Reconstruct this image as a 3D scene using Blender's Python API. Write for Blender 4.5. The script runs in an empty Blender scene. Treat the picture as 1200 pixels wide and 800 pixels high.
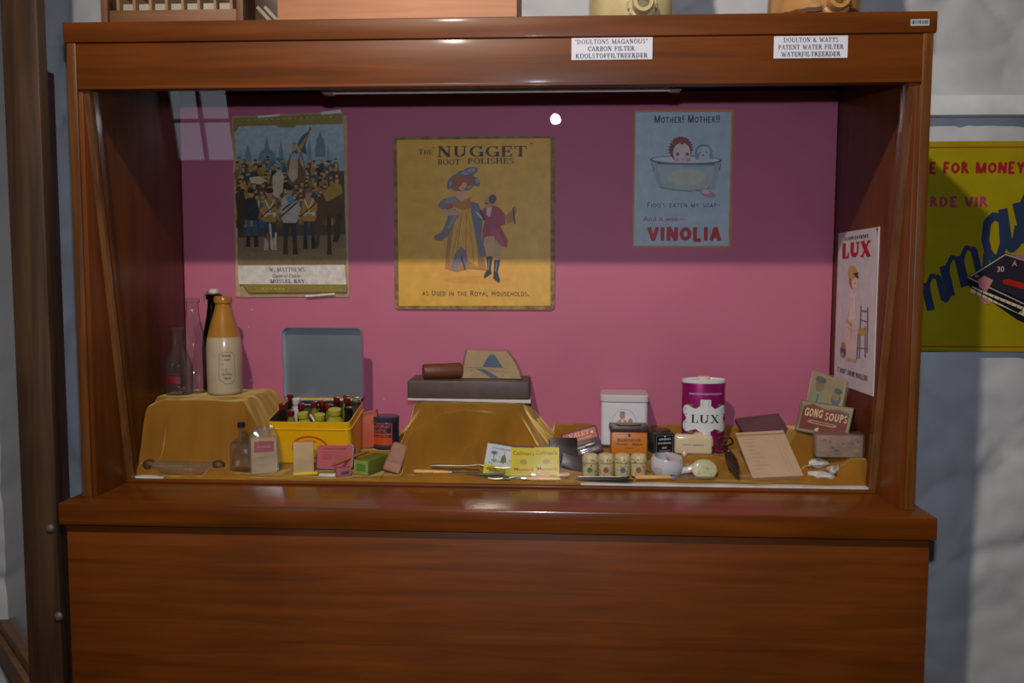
import bpy, bmesh, math, random
from mathutils import Vector, Matrix, noise
random.seed(7)
scene = bpy.context.scene
COL = scene.collection
# ------------------------------------------------------------------ camera
CAM = Vector((0.1147, -1.4529, 1.2629)); FPX = 955.63
pitch, yaw, roll = -0.0748, 0.0499, 0.0029
fw = Vector((-math.sin(yaw)*math.cos(pitch), math.cos(yaw)*math.cos(pitch), math.sin(pitch)))
rt = Vector((math.cos(yaw), math.sin(yaw), 0)); up = rt.cross(fw)
RT = math.cos(roll)*rt + math.sin(roll)*up; UP = -math.sin(roll)*rt + math.cos(roll)*up
cd = bpy.data.cameras.new('camera'); cam = bpy.data.objects.new('camera', cd); COL.objects.link(cam)
cd.sensor_fit = 'HORIZONTAL'; cd.sensor_width = 36; cd.lens = 36*FPX/1200; cd.clip_start = 0.02
cam.matrix_world = Matrix(((RT.x, UP.x, -fw.x, CAM.x), (RT.y, UP.y, -fw.y, CAM.y), (RT.z, UP.z, -fw.z, CAM.z), (0, 0, 0, 1)))
scene.camera = cam
# ------------------------------------------------------------------ light
scene.view_settings.view_transform = 'Standard'; scene.view_settings.look = 'None'
scene.view_settings.gamma = 1; scene.view_settings.use_curve_mapping = False
scene.view_settings.exposure = 0.35
scene.cycles.transparent_max_bounces = 32
w = bpy.data.worlds.new('world'); scene.world = w; w.use_nodes = True
w.node_tree.nodes['Background'].inputs[0].default_value = (0.55, 0.7, 1.0, 1); w.node_tree.nodes['Background'].inputs[1].default_value = 0.3
def lamp(name, loc, power, col, rad, kind='POINT', aim=None, **kw):
    d = bpy.data.lights.new(name, kind); d.energy = power; d.color = col
    if kind == 'AREA':
        d.shape = 'RECTANGLE'; d.size, d.size_y = rad
    else: d.shadow_soft_size = rad
    for k, v in kw.items(): setattr(d, k, v)
    o = bpy.data.objects.new(name, d); COL.objects.link(o); o.location = loc
    if aim: o.rotation_euler = (Vector(aim)-Vector(loc)).to_track_quat('-Z', 'Y').to_euler()
    return o
lamp('ceiling_lamp_offscreen', (-0.32, -1.45, 2.72), 112, (1.0, 0.86, 0.70), 0.03, 'SPOT', (0.2, 0.1, 1.0), spot_size=math.radians(104), spot_blend=1.0)
lamp('camera_flash_offscreen', (0.12, -1.4529, 1.407), 31, (0.80, 0.86, 1.0), 0.016, 'SPOT', (0.05, 0, 1.25), spot_size=math.radians(112), spot_blend=0.9)

# ------------------------------------------------------------------ helpers
def lin(h):
    if not isinstance(h, str): return tuple(h)
    h = h.lstrip('#'); v = [int(h[i:i+2], 16)/255 for i in (0, 2, 4)]
    return tuple(c/12.92 if c <= 0.04045 else ((c+0.055)/1.055)**2.4 for c in v)
def ray(px, py): return fw + RT*((px-600)/FPX) + UP*((400-py)/FPX)
def atY(px, py, Y): d = ray(px, py); return CAM + d*((Y-CAM.y)/d.y)
def atX(px, py, X): d = ray(px, py); return CAM + d*((X-CAM.x)/d.x)
MATS = {}
def base_mat(name):
    m = bpy.data.materials.new(name); m.use_nodes = True; nt = m.node_tree
    return m, nt, nt.nodes['Principled BSDF']
def setp(b, **k):
    for n, v in k.items(): b.inputs[n.replace('_', ' ')].default_value = v
def mat(name, c, rough=0.5, metal=0.0, var=0.12, scale=30, bump=0.0, coat=0.0, stretch=(1, 1, 1), c2=None, sheen=0, spec=0.5):
    if name in MATS: return MATS[name]
    m, nt, b = base_mat(name); c = lin(c)
    setp(b, Roughness=rough, Metallic=metal); b.inputs['Coat Weight'].default_value = coat; b.inputs['Coat Roughness'].default_value = 0.12
    b.inputs['Specular IOR Level'].default_value = spec
    if sheen:
        b.inputs['Sheen Weight'].default_value = sheen; b.inputs['Sheen Roughness'].default_value = 0.45
    tc = nt.nodes.new('ShaderNodeTexCoord'); mp = nt.nodes.new('ShaderNodeMapping'); mp.inputs['Scale'].default_value = stretch
    nz = nt.nodes.new('ShaderNodeTexNoise'); nz.inputs['Scale'].default_value = scale; nz.inputs['Detail'].default_value = 5
    rp = nt.nodes.new('ShaderNodeValToRGB')
    d = lin(c2) if c2 else tuple(x*(1-var) for x in c); e = c if c2 else tuple(min(1, x*(1+var)) for x in c)
    rp.color_ramp.elements[0].color = (*d, 1); rp.color_ramp.elements[1].color = (*e, 1)
    rp.color_ramp.elements[0].position = 0.3; rp.color_ramp.elements[1].position = 0.7
    L = nt.links.new
    L(tc.outputs['Object'], mp.inputs[0]); L(mp.outputs[0], nz.inputs['Vector']); L(nz.outputs['Fac'], rp.inputs[0]); L(rp.outputs[0], b.inputs['Base Color'])
    if bump:
        bp = nt.nodes.new('ShaderNodeBump'); bp.inputs['Strength'].default_value = bump; bp.inputs['Distance'].default_value = 0.004
        L(nz.outputs['Fac'], bp.inputs['Height']); L(bp.outputs[0], b.inputs['Normal'])
    MATS[name] = m; return m
def wood(name, c1, c2='#000000', rough=0.35, axis='x', coat=0.3, sc=1.0):
    s = {'x': (1.2*sc, 22*sc, 22*sc), 'z': (22*sc, 22*sc, 1.2*sc), 'y': (22*sc, 1.2*sc, 22*sc)}[axis]
    if name in MATS: return MATS[name]
    m = mat(name, c1, rough, 0, scale=2.2, stretch=s, c2=c2, coat=coat, bump=0.06)
    nt = m.node_tree; nz = [n for n in nt.nodes if n.type == 'TEX_NOISE'][0]; nz.inputs['Distortion'].default_value = 0.6
    # broad, cloudy staining on top of the grain
    tc = [n for n in nt.nodes if n.type == 'TEX_COORD'][0]; n2 = nt.nodes.new('ShaderNodeTexNoise'); n2.inputs['Scale'].default_value = 3.0; n2.inputs['Detail'].default_value = 3
    mr = nt.nodes.new('ShaderNodeMapRange'); mr.inputs[1].default_value = 0.3; mr.inputs[2].default_value = 0.7; mr.inputs[3].default_value = 0.78; mr.inputs[4].default_value = 1.18
    mx = nt.nodes.new('ShaderNodeMix'); mx.data_type = 'RGBA'; mx.blend_type = 'MULTIPLY'; mx.inputs[0].default_value = 1
    rp = [n for n in nt.nodes if n.type == 'VALTORGB'][0]; b = nt.nodes['Principled BSDF']; L = nt.links.new
    L(tc.outputs['Object'], n2.inputs['Vector']); L(n2.outputs['Fac'], mr.inputs[0]); L(rp.outputs[0], mx.inputs[6]); L(mr.outputs[0], mx.inputs[7]); L(mx.outputs[2], b.inputs['Base Color'])
    return m
def glassy(name, tint=(1, 1, 1), edge=(0.6, 0.6, 0.6), f0=0.05, rough=0.02, alpha_body=0.0, body=(0.8, 0.8, 0.8)):
    """thin clear glass: see-through, Fresnel gloss, denser where seen edge-on"""
    if name in MATS: return MATS[name]
    m = bpy.data.materials.new(name); m.use_nodes = True; nt = m.node_tree; nt.nodes.clear(); N = nt.nodes.new; L = nt.links.new
    out = N('ShaderNodeOutputMaterial'); lw = N('ShaderNodeLayerWeight'); lw.inputs['Blend'].default_value = 0.5
    pw = N('ShaderNodeMath'); pw.operation = 'POWER'; pw.inputs[1].default_value = 5; L(lw.outputs['Facing'], pw.inputs[0])
    ma = N('ShaderNodeMath'); ma.operation = 'MULTIPLY_ADD'; ma.inputs[1].default_value = 1-f0; ma.inputs[2].default_value = f0; L(pw.outputs[0], ma.inputs[0])
    p3 = N('ShaderNodeMath'); p3.operation = 'POWER'; p3.inputs[1].default_value = 3; L(lw.outputs['Facing'], p3.inputs[0])
    mc = N('ShaderNodeMix'); mc.data_type = 'RGBA'; mc.inputs[6].default_value = (*tint, 1); mc.inputs[7].default_value = (*edge, 1); L(p3.outputs[0], mc.inputs[0])
    tr = N('ShaderNodeBsdfTransparent'); L(mc.outputs[2], tr.inputs[0])
    last = tr
    if alpha_body:
        df = N('ShaderNodeBsdfDiffuse'); df.inputs[0].default_value = (*body, 1); mm = N('ShaderNodeMixShader'); mm.inputs[0].default_value = alpha_body
        L(tr.outputs[0], mm.inputs[1]); L(df.outputs[0], mm.inputs[2]); last = mm
    gl = N('ShaderNodeBsdfGlossy'); gl.inputs['Roughness'].default_value = rough
    ms = N('ShaderNodeMixShader'); L(ma.outputs[0], ms.inputs[0]); L(last.outputs[0], ms.inputs[1]); L(gl.outputs[0], ms.inputs[2]); L(ms.outputs[0], out.inputs[0])
    MATS[name] = m; return m
def print_mat(name, rough, var=0.10, scale=40, coat=0.0):
    if name in MATS: return MATS[name]
    m, nt, b = base_mat(name); setp(b, Roughness=rough); b.inputs['Coat Weight'].default_value = coat
    at = nt.nodes.new('ShaderNodeVertexColor'); at.layer_name = 'Col'
    tc = nt.nodes.new('ShaderNodeTexCoord'); nz = nt.nodes.new('ShaderNodeTexNoise'); nz.inputs['Scale'].default_value = scale; nz.inputs['Detail'].default_value = 4
    mr = nt.nodes.new('ShaderNodeMapRange'); mr.inputs[1].default_value = 0.3; mr.inputs[2].default_value = 0.7; mr.inputs[3].default_value = 1-var; mr.inputs[4].default_value = 1+var
    mx = nt.nodes.new('ShaderNodeMix'); mx.data_type = 'RGBA'; mx.blend_type = 'MULTIPLY'; mx.inputs[0].default_value = 1; L = nt.links.new
    L(tc.outputs['Object'], nz.inputs['Vector']); L(nz.outputs['Fac'], mr.inputs[0]); L(at.outputs[0], mx.inputs[6]); L(mr.outputs[0], mx.inputs[7]); L(mx.outputs[2], b.inputs['Base Color'])
    MATS[name] = m; return m

# ---- bmesh shapes
def nb(): return bmesh.new()
def box(bm, x0, x1, y0, y1, z0, z1, bev=0.0, seg=2, M=None):
    r = bmesh.ops.create_cube(bm, size=1); vs = r['verts']
    T = Matrix.Translation(((x0+x1)/2, (y0+y1)/2, (z0+z1)/2)) @ Matrix.Diagonal((x1-x0, y1-y0, z1-z0, 1))
    bmesh.ops.transform(bm, matrix=T, verts=vs)
    if bev:
        es = list({e for v in vs for e in v.link_edges}); rr = bmesh.ops.bevel(bm, geom=es, offset=bev, segments=seg, affect='EDGES', profile=0.5)
        vs = list({v for f in rr['faces'] for v in f.verts} | {v for v in vs if v.is_valid})
    if M: bmesh.ops.transform(bm, matrix=M, verts=vs)
    return bm
def lathe(bm, prof, n=24, c=(0, 0, 0), sx=1, sy=1, M=None, cap=True):
    rows = []; new = []
    for r, z in prof:
        row = [bm.verts.new((c[0]+sx*r*math.cos(2*math.pi*i/n), c[1]+sy*r*math.sin(2*math.pi*i/n), c[2]+z)) for i in range(n)]
        rows.append(row); new += row
    for a, b in zip(rows, rows[1:]):
        for i in range(n): bm.faces.new((a[i], a[(i+1) % n], b[(i+1) % n], b[i]))
    if cap:
        bm.faces.new(list(reversed(rows[0]))); bm.faces.new(rows[-1])
    if M: bmesh.ops.transform(bm, matrix=M, verts=new)
    return bm
def tube(bm, pts, r, n=8, cap=True, flat=1.0):
    pts = [Vector(p) for p in pts]; rs = r if isinstance(r, (list, tuple)) else [r]*len(pts); rows = []
    ref = Vector((0, 0, 1))
    for i, p in enumerate(pts):
        t = (pts[min(i+1, len(pts)-1)]-pts[max(i-1, 0)]).normalized()
        a = t.cross(ref if abs(t.dot(ref)) < 0.95 else Vector((0, 1, 0))).normalized(); b = a.cross(t)
        rows.append([bm.verts.new(p + a*(rs[i]*math.cos(2*math.pi*k/n)) + b*(rs[i]*flat*math.sin(2*math.pi*k/n))) for k in range(n)])
    for u, v in zip(rows, rows[1:]):
        for k in range(n): bm.faces.new((u[k], u[(k+1) % n], v[(k+1) % n], v[k]))
    if cap: bm.faces.new(list(reversed(rows[0]))); bm.faces.new(rows[-1])
    return bm
def rrect(w, d, r, n=4):
    out = []
    for cx, cy, a0 in ((w/2-r, d/2-r, 0), (-w/2+r, d/2-r, 90), (-w/2+r, -d/2+r, 180), (w/2-r, -d/2+r, 270)):
        for k in range(n+1):
            a = math.radians(a0+90*k/n); out.append((cx+r*math.cos(a), cy+r*math.sin(a)))
    return out
def prism(bm, poly, z0, z1, bev=0.0, M=None):
    """extruded outline (x,y) from z0 to z1; optional small chamfer on both rims"""
    cx = sum(p[0] for p in poly)/len(poly); cy = sum(p[1] for p in poly)/len(poly)
    lv = [(z0, bev), (z0+bev, 0), (z1-bev, 0), (z1, bev)] if bev else [(z0, 0), (z1, 0)]
    rows = []; new = []
    for z, ins in lv:
        row = []
        for x, y in poly:
            dx, dy = x-cx, y-cy; L = math.hypot(dx, dy) or 1
            row.append(bm.verts.new((x-dx/L*ins, y-dy/L*ins, z)))
        rows.append(row); new += row
    n = len(poly)
    for a, b in zip(rows, rows[1:]):
        for i in range(n): bm.faces.new((a[i], a[(i+1) % n], b[(i+1) % n], b[i]))
    bm.faces.new(list(reversed(rows[0]))); bm.faces.new(rows[-1])
    if M: bmesh.ops.transform(bm, matrix=M, verts=new)
    return bm
def shell(bm, poly, z0, z1, t, floor=0.001):
    """open box: outline walls of thickness t with a floor"""
    sc = lambda p, k: (p[0]-k*(1 if p[0] > 0 else -1), p[1]-k*(1 if p[1] > 0 else -1))
    inn = [sc(p, t) for p in poly]; n = len(poly)
    o0 = [bm.verts.new((*p, z0)) for p in poly]; o1 = [bm.verts.new((*p, z1)) for p in poly]
    i1 = [bm.verts.new((*p, z1)) for p in inn]; i0 = [bm.verts.new((*p, z0+floor)) for p in inn]
    for a, b in ((o0, o1), (o1, i1), (i1, i0)):
        for i in range(n): bm.faces.new((a[i], a[(i+1) % n], b[(i+1) % n], b[i]))
    bm.faces.new(list(reversed(o0))); bm.faces.new(i0); return bm
def obj(name, bm, m, parent=None, smooth=35):
    me = bpy.data.meshes.new(name); bmesh.ops.recalc_face_normals(bm, faces=bm.faces); bm.to_mesh(me); bm.free()
    if smooth:
        me.shade_smooth(); me.set_sharp_from_angle(angle=math.radians(smooth))
    me.materials.append(m); o = bpy.data.objects.new(name, me); COL.objects.link(o)
    if parent: o.parent = parent
    return o
def tag(o, label, cat, group=None):
    o['label'] = label; o['category'] = cat
    if group: o['group'] = group
    return o
def thing(name, label, cat, loc=(0, 0, 0), rot=(0, 0, 0), group=None):
    o = bpy.data.objects.new(name, None); COL.objects.link(o); o.empty_display_size = 0.02
    o.location = loc; o.rotation_euler = rot; return tag(o, label, cat, group)
def struct(o): o['kind'] = 'structure'; return o
def copy_tree(o, parent=None):
    c = o.copy(); COL.objects.link(c); c.parent = parent
    for ch in list(o.children): copy_tree(ch, c)
    return c

# ---- lettering: built-in sans face, and a small drawn serif face
_tc = {}
def sans(s, bold=0.0, shear=0.0):
    k = (s, bold, shear)
    if k in _tc: return _tc[k]
    cu = bpy.data.curves.new('t', 'FONT'); cu.body = s; cu.size = 1; cu.offset = bold; cu.shear = shear; cu.resolution_u = 3; cu.fill_mode = 'FRONT'
    o = bpy.data.objects.new('t', cu); COL.objects.link(o); dg = bpy.context.evaluated_depsgraph_get()
    me = bpy.data.meshes.new_from_object(o.evaluated_get(dg))
    vs = [(v.co.x, v.co.y) for v in me.vertices]; fs = [[vs[i] for i in p.vertices] for p in me.polygons]
    bpy.data.objects.remove(o); bpy.data.curves.remove(cu); bpy.data.meshes.remove(me)
    xs = [v[0] for v in vs] or [0]; r = (fs, min(xs), max(xs)); _tc[k] = r; return r
T, N_ = 0.17, 0.075
def bar(x0, y0, x1, y1, w):
    dx, dy = x1-x0, y1-y0; L = math.hypot(dx, dy) or 1; nx, ny = -dy/L*w/2, dx/L*w/2
    return [(x0+nx, y0+ny), (x1+nx, y1+ny), (x1-nx, y1-ny), (x0-nx, y0-ny)]
def arcp(cx, cy, rx, ry, a0, a1, t=None, n=None, k=12):
    t = T if t is None else t; n = N_ if n is None else n; o = []
    A = [math.radians(a0+(a1-a0)*i/k) for i in range(k+1)]; q = []
    for a, b in zip(A, A[1:]):
        q.append([(cx+rx*math.cos(a), cy+ry*math.sin(a)), (cx+rx*math.cos(b), cy+ry*math.sin(b)), (cx+(rx-t)*math.cos(b), cy+(ry-n)*math.sin(b)), (cx+(rx-t)*math.cos(a), cy+(ry-n)*math.sin(a))])
    return q
SERIFS = True
def serif_glyph(ch):
    V = lambda x, w=T: [bar(x, 0, x, 1, w)]; S = lambda *xs: [bar(x-0.14, y, x+0.14, y, N_) for x, y in xs] if SERIFS else []; H = lambda y, a, b: [bar(a, y, b, y, N_)]
    t, b = 0.96, 0.04
    if ch == 'A': return .8, [bar(.4, 1, .12, 0, N_), bar(.4, 1, .68, 0, T)]+H(.33, .2, .6)+S((.12, b), (.68, b))
    if ch == 'B': return .68, V(.16)+S((.16, t), (.16, b))+arcp(.3, .74, .3, .26, -90, 90)+arcp(.3, .25, .34, .27, -90, 90)+H(t, .1, .35)+H(.5, .1, .35)+H(b, .1, .35)
    if ch == 'C': return .75, arcp(.42, .5, .38, .5, 40, 320)+[bar(.7, .68, .7, .98, N_)]*SERIFS
    if ch == 'D': return .82, V(.16)+S((.16, t), (.16, b))+arcp(.34, .5, .42, .5, -90, 90)+H(t, .1, .4)+H(b, .1, .4)
    if ch == 'E': return .68, V(.16)+S((.16, t), (.16, b))+H(t, .1, .6)+H(.5, .1, .48)+H(b, .1, .62)+[bar(.58, .74, .58, 1, N_), bar(.6, 0, .6, .28, N_), bar(.46, .36, .46, .64, N_)]*SERIFS
    if ch == 'F': return .64, V(.16)+S((.16, t), (.16, b))+H(t, .1, .6)+H(.5, .1, .48)+[bar(.58, .72, .58, 1, N_), bar(.46, .36, .46, .64, N_)]*SERIFS
    if ch == 'G': return .84, arcp(.44, .5, .4, .5, 40, 335)+[bar(.72, .02, .72, .42, T), bar(.7, .7, .7, .98, N_)]+H(.42, .54, .84)
    if ch == 'H': return .86, V(.18)+V(.68)+S((.18, t), (.18, b), (.68, t), (.68, b))+H(.5, .18, .68)
    if ch == 'I': return .38, V(.19)+S((.19, t), (.19, b))
    if ch == 'K': return .8, V(.16)+S((.16, t), (.16, b), (.64, t), (.68, b))+[bar(.62, 1, .2, .42, N_), bar(.32, .55, .68, 0, T)]
    if ch == 'L': return .66, V(.17)+S((.17, t), (.17, b))+H(b, .1, .6)+[bar(.58, 0, .58, .34, N_)]*SERIFS
    if ch == 'M': return 1.0, V(.16, N_)+V(.84)+S((.14, t), (.16, b), (.86, t), (.84, b))+[bar(.16, 1, .5, .02, T), bar(.5, .02, .84, 1, N_)]
    if ch == 'N': return .84, V(.16, N_)+V(.68, N_)+S((.16, t), (.16, b), (.68, t))+[bar(.16, 1, .68, .02, T*1.15)]
    if ch == 'O': return .84, arcp(.42, .5, .4, .5, 0, 360, k=20)
    if ch == 'P': return .66, V(.16)+S((.16, t), (.16, b))+arcp(.3, .72, .32, .28, -90, 90)+H(t, .1, .35)+H(.48, .1, .35)
    if ch == 'R': return .76, V(.16)+S((.16, t), (.16, b), (.68, b))+arcp(.3, .74, .3, .26, -90, 90)+H(t, .1, .35)+H(.5, .1, .35)+[bar(.34, .5, .66, 0, T)]
    if ch == 'S': return .62, arcp(.3, .74, .26, .26, 30, 250, t=.13)+arcp(.3, .26, .27, .27, -150, 90, t=.13)
    if ch == 'T': return .74, V(.37)+S((.37, b))+H(t, .04, .7)+[bar(.06, .7, .06, 1, N_), bar(.68, .7, .68, 1, N_)]*SERIFS
    if ch == 'U': return .84, [bar(.18, .3, .18, 1, T), bar(.66, .3, .66, 1, N_)]+S((.18, t), (.66, t))+arcp(.39, .32, .30, .32, 180, 360)
    if ch == 'V': return .8, [bar(.12, 1, .42, 0, T), bar(.42, 0, .7, 1, N_)]+S((.12, t), (.7, t))
    if ch == 'W': return 1.1, [bar(.12, 1, .36, 0, T), bar(.36, 0, .56, .9, N_), bar(.54, .9, .78, 0, T), bar(.78, 0, 1.0, 1, N_)]+S((.12, t), (1.0, t))
    if ch == 'X': return .82, [bar(.14, 1, .68, 0, T), bar(.66, 1, .14, 0, N_)]+S((.14, t), (.66, t), (.14, b), (.68, b))
    if ch == 'Y': return .78, [bar(.12, 1, .39, .45, T), bar(.68, 1, .39, .45, N_), bar(.39, 0, .39, .5, T)]+S((.12, t), (.68, t), (.39, b))
    if ch == '&': return .9, arcp(.34, .76, .22, .24, 0, 360, t=.12)+arcp(.34, .27, .3, .27, 40, 360, t=.13)+[bar(.2, .62, .78, .02, T)]
    if ch == '!': return .3, [bar(.15, .3, .15, 1, T), bar(.15, 0, .15, .16, T)]
    if ch == '-': return .5, [bar(.05, .42, .45, .42, N_)]
    if ch == '.': return .28, [bar(.05, .08, .23, .08, .16)]
    if ch in '"': return .42, [bar(.12, .72, .12, 1, .1), bar(.3, .72, .3, 1, .1)]
    if ch == "'": return .25, [bar(.12, .72, .12, 1, .1)]
    return .42, []
def plain(s, wt):
    global T, N_, SERIFS
    a, b = T, N_; T = N_ = wt; SERIFS = False
    r = serif(s); T, N_, SERIFS = a, b, True; return r
def serif(s):
    x = 0; fs = []
    for ch in s:
        if ch.islower(): a, g = serif_glyph(ch.upper()); k = 0.78
        else: a, g = serif_glyph(ch); k = 1.0
        for p in g: fs.append([(x+u*k, v*k) for u, v in p])
        x += (a+0.06)*k
    return fs, 0, x-0.06
class Print:
    """flat printed picture: coloured shapes in picture units, v upwards unless flip"""
    def __init__(s, flip=False): s.f = []; s.flip = flip; s.k = 0
    def poly(s, pts, c, same=False):
        s.k += 0.4 if same else 1
        s.f.append(([(x, -y if s.flip else y) for x, y in pts], lin(c), s.k))
    def rect(s, x0, y0, x1, y1, c): s.poly([(x0, y0), (x1, y0), (x1, y1), (x0, y1)], c)
    def ell(s, cx, cy, rx, ry, c, rot=0, n=14, a0=0, a1=360):
        r = math.radians(rot); P = []
        for i in range(n):
            a = math.radians(a0+(a1-a0)*i/(n if a1-a0 == 360 else n-1)); u, v = rx*math.cos(a), ry*math.sin(a); P.append((cx+u*math.cos(r)-v*math.sin(r), cy+u*math.sin(r)+v*math.cos(r)))
        s.poly(P, c)
    def line(s, pts, wd, c):
        s.k += 1
        for a, b in zip(pts, pts[1:]): s.poly(bar(*a, *b, wd), c, True)
    def frame(s, x0, y0, x1, y1, wd, c): s.line([(x0, y0), (x1, y0), (x1, y1), (x0, y1), (x0, y0)], wd, c)
    def text(s, t, x0, x1, y, h, c, font='sans', bold=0.0, shear=0.0, rot=0.0):
        """text from x0 to x1, baseline y, capital height h"""
        s.k += 1
        fs, a, b = serif(t) if font == 'serif' else plain(t, bold) if font == 'plain' else sans(t, bold, shear)
        cap = 0.69 if font == 'sans' else 1.0
        sx = (x1-x0)/max(1e-6, b-a); sy = h/cap; sg = -1 if s.flip else 1; cr, sr = math.cos(rot), math.sin(rot)
        for f in fs:
            P = []
            for u, v in f:
                X, Y = (u-a)*sx+(shear*v*sy if font == 'plain' else 0), v*sy; P.append((x0+X*cr-Y*sr, y+sg*(X*sr+Y*cr)))
            s.poly(P, c, True)
    def worn(s, x0, x1, y, h, c):
        """print too worn to read: a row of short letter-like ticks"""
        R = random.Random(int(abs(x0+x1+y)*1e5)); x = x0; sg = -1 if s.flip else 1
        while x < x1-h*.3:
            wd = h*R.uniform(.35, .7)
            for q in range(2): s.poly(bar(x+wd*(.2+.5*q), y, x+wd*(.2+.5*q)+wd*R.uniform(-.12, .12), y+sg*h*R.uniform(.8, 1), h*.16), c)
            s.poly(bar(x+wd*.15, y+sg*h*R.choice((.08, .5, .92)), x+wd*.75, y+sg*h*R.choice((.08, .5, .92)), h*.14), c); x += wd+h*.12
    def build(s, name, parent, M=None, fn=None, step=None, m=None, dz=8e-6, label=None):
        bm = nb(); lay = bm.loops.layers.float_color.new('Col')
        for pts, c, k in s.f:
            vs = [bm.verts.new((x, y, k)) for x, y in pts]
            try: f = bm.faces.new(vs)
            except ValueError: continue
            for l in f.loops: l[lay] = (*c, 1)
        if step:
            xs = [v.co.x for v in bm.verts]; x = math.floor(min(xs)/step)*step+step
            while x < max(xs):
                bmesh.ops.bisect_plane(bm, geom=bm.verts[:]+bm.edges[:]+bm.faces[:], plane_co=(x, 0, 0), plane_no=(1, 0, 0)); x += step
        for v in bm.verts:
            k = v.co.z*dz + 1.5e-4
            v.co = fn(v.co.x, v.co.y, k) if fn else M @ Vector((v.co.x, v.co.y, k))
        me = bpy.data.meshes.new(name); bm.to_mesh(me); bm.free(); me.materials.append(m or print_mat('printed_paper', 0.5))
        o = bpy.data.objects.new(name, me); COL.objects.link(o)
        if parent: o.parent = parent
        if label: o['label'] = label
        return o
def front(x, y, z, sx=1.0, sz=None):
    """picture plane facing -Y: picture (0,0) at x,y,z"""
    sz = sx if sz is None else sz
    return Matrix(((sx, 0, 0, x), (0, 0, -1, y), (0, sz, 0, z), (0, 0, 0, 1)))
def top(x, y, z, sx=1.0, sy=None):
    sy = sx if sy is None else sy
    return Matrix(((sx, 0, 0, x), (0, sy, 0, y), (0, 0, 1, z), (0, 0, 0, 1)))

# ---- common materials
WOOD = wood('cabinet_wood', '#6c360b', '#532807', 0.46, coat=0.05)
LEDGEW = wood('ledge_wood', '#6c360b', '#532807', 0.28, coat=0.35)
WOODV = wood('cabinet_wood_upright', '#6c360b', '#532807', 0.36, 'z', coat=0.1)
for m_ in (WOOD, WOODV): m_.node_tree.nodes['Principled BSDF'].inputs['Specular IOR Level'].default_value = 0.3
EDGEW = wood('wood_edge', '#714319', '#4f2c0e', 0.4, 'z', sc=1.5)
PAPER = print_mat('printed_paper', 0.5); TIN = print_mat('printed_tin', 0.28, 0.05, coat=0.3)
GLASS = glassy('bottle_glass', (0.93, 0.93, 0.93), (0.42, 0.42, 0.45), 0.10, 0.03, 0.02)
PLASTIC = glassy('clear_wrap', (0.93, 0.93, 0.93), (0.6, 0.6, 0.6), 0.09, 0.12, 0.06, (0.8, 0.8, 0.8))
STEEL = mat('old_steel', '#8e8a7c', 0.42, 0.8, 0.15, 60); SILVER = mat('tin_plate', '#b9bec2', 0.3, 0.95, 0.18, 14)
BONE = mat('bone', '#d9a860', 0.4, scale=60); WHITE = mat('white_enamel', '#d6d6dc', 0.25, coat=0.4, var=0.03); BLACKP = mat('black_cap', '#151515', 0.4)

# ------------------------------------------------------------------ room
PLAST = mat('painted_plaster', '#bcbfc4', 0.75, var=0.06, scale=9, bump=0.5)
def wall_h(x, z):
    p = Vector((x*2.6+3, z*3.4, 1.7)); d, _ = noise.voronoi(p+Vector((0.25*noise.noise(p*2), 0.25*noise.noise(p*2+Vector((9, 0, 0))), 0)))
    e = min(0.22, d[1]-d[0])/0.22
    c = abs(noise.noise(Vector((x*2.7+0.4*noise.noise(Vector((x*6, z*6, 2))), z*3.3, 11)))); d = abs(noise.noise(Vector((x*4.1+5, z*2.1, 21))))
    return 0.016*e**0.5 - 0.007*math.exp(-(c/0.035)**2) - 0.005*math.exp(-(d/0.03)**2) + 0.009*noise.noise(Vector((x*5, z*5, 4))) + 0.004*noise.noise(Vector((x*22, z*22, 7)))
bm = nb(); nx, nz = 400, 220; g = []
for i in range(nx+1):
    x = -2.6+5.8*i/nx; g.append([bm.verts.new((x, 0.468-wall_h(x, 2.9*j/nz), 2.9*j/nz)) for j in range(nz+1)])
for i in range(nx):
    for j in range(nz): bm.faces.new((g[i][j], g[i+1][j], g[i+1][j+1], g[i][j+1]))
o = struct(obj('wall_back', bm, PLAST, smooth=80))
FLOORM = mat('dark_floor', '#4a4038', 0.5, scale=6)
bm = nb(); box(bm, -2.6, 3.2, -4.2, 0.5, -0.05, 0); struct(obj('floor', bm, FLOORM))
bm = nb(); box(bm, -2.6, 3.2, -4.2, 0.5, 2.9, 2.95); struct(obj('ceiling', bm, mat('ceiling_paint', '#b9b4a8', 0.8)))
bm = nb(); box(bm, -2.65, -2.6, -4.2, 0.5, 0, 2.9); struct(obj('wall_left', bm, PLAST))
def wall_with_opening(name, horiz, fixed, a0, a1, o0, o1, z0, z1):
    bm = nb()
    for p, q, r, s in ((a0, o0, 0, 2.9), (o1, a1, 0, 2.9), (o0, o1, 0, z0), (o0, o1, z1, 2.9)):
        if horiz: box(bm, p, q, fixed-0.05, fixed, r, s)
        else: box(bm, fixed, fixed+0.05, p, q, r, s)
    return struct(obj(name, bm, PLAST))
bm = nb(); box(bm, 3.2, 3.25, -4.2, 0.5, 0, 2.9); struct(obj('wall_right', bm, PLAST))
wall_with_opening('wall_front', True, -4.2, -2.6, 3.2, -2.56, -2.1, 0.85, 1.75)
SKYP = bpy.data.materials.new('daylit_pane'); SKYP.use_nodes = True; b_ = SKYP.node_tree.nodes['Principled BSDF']
b_.inputs['Emission Color'].default_value = (0.72, 0.86, 1, 1); b_.inputs['Emission Strength'].default_value = 1.3; b_.inputs['Roughness'].default_value = 0.1
WPAINT = mat('window_paint', '#8a8f96', 0.5)
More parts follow.
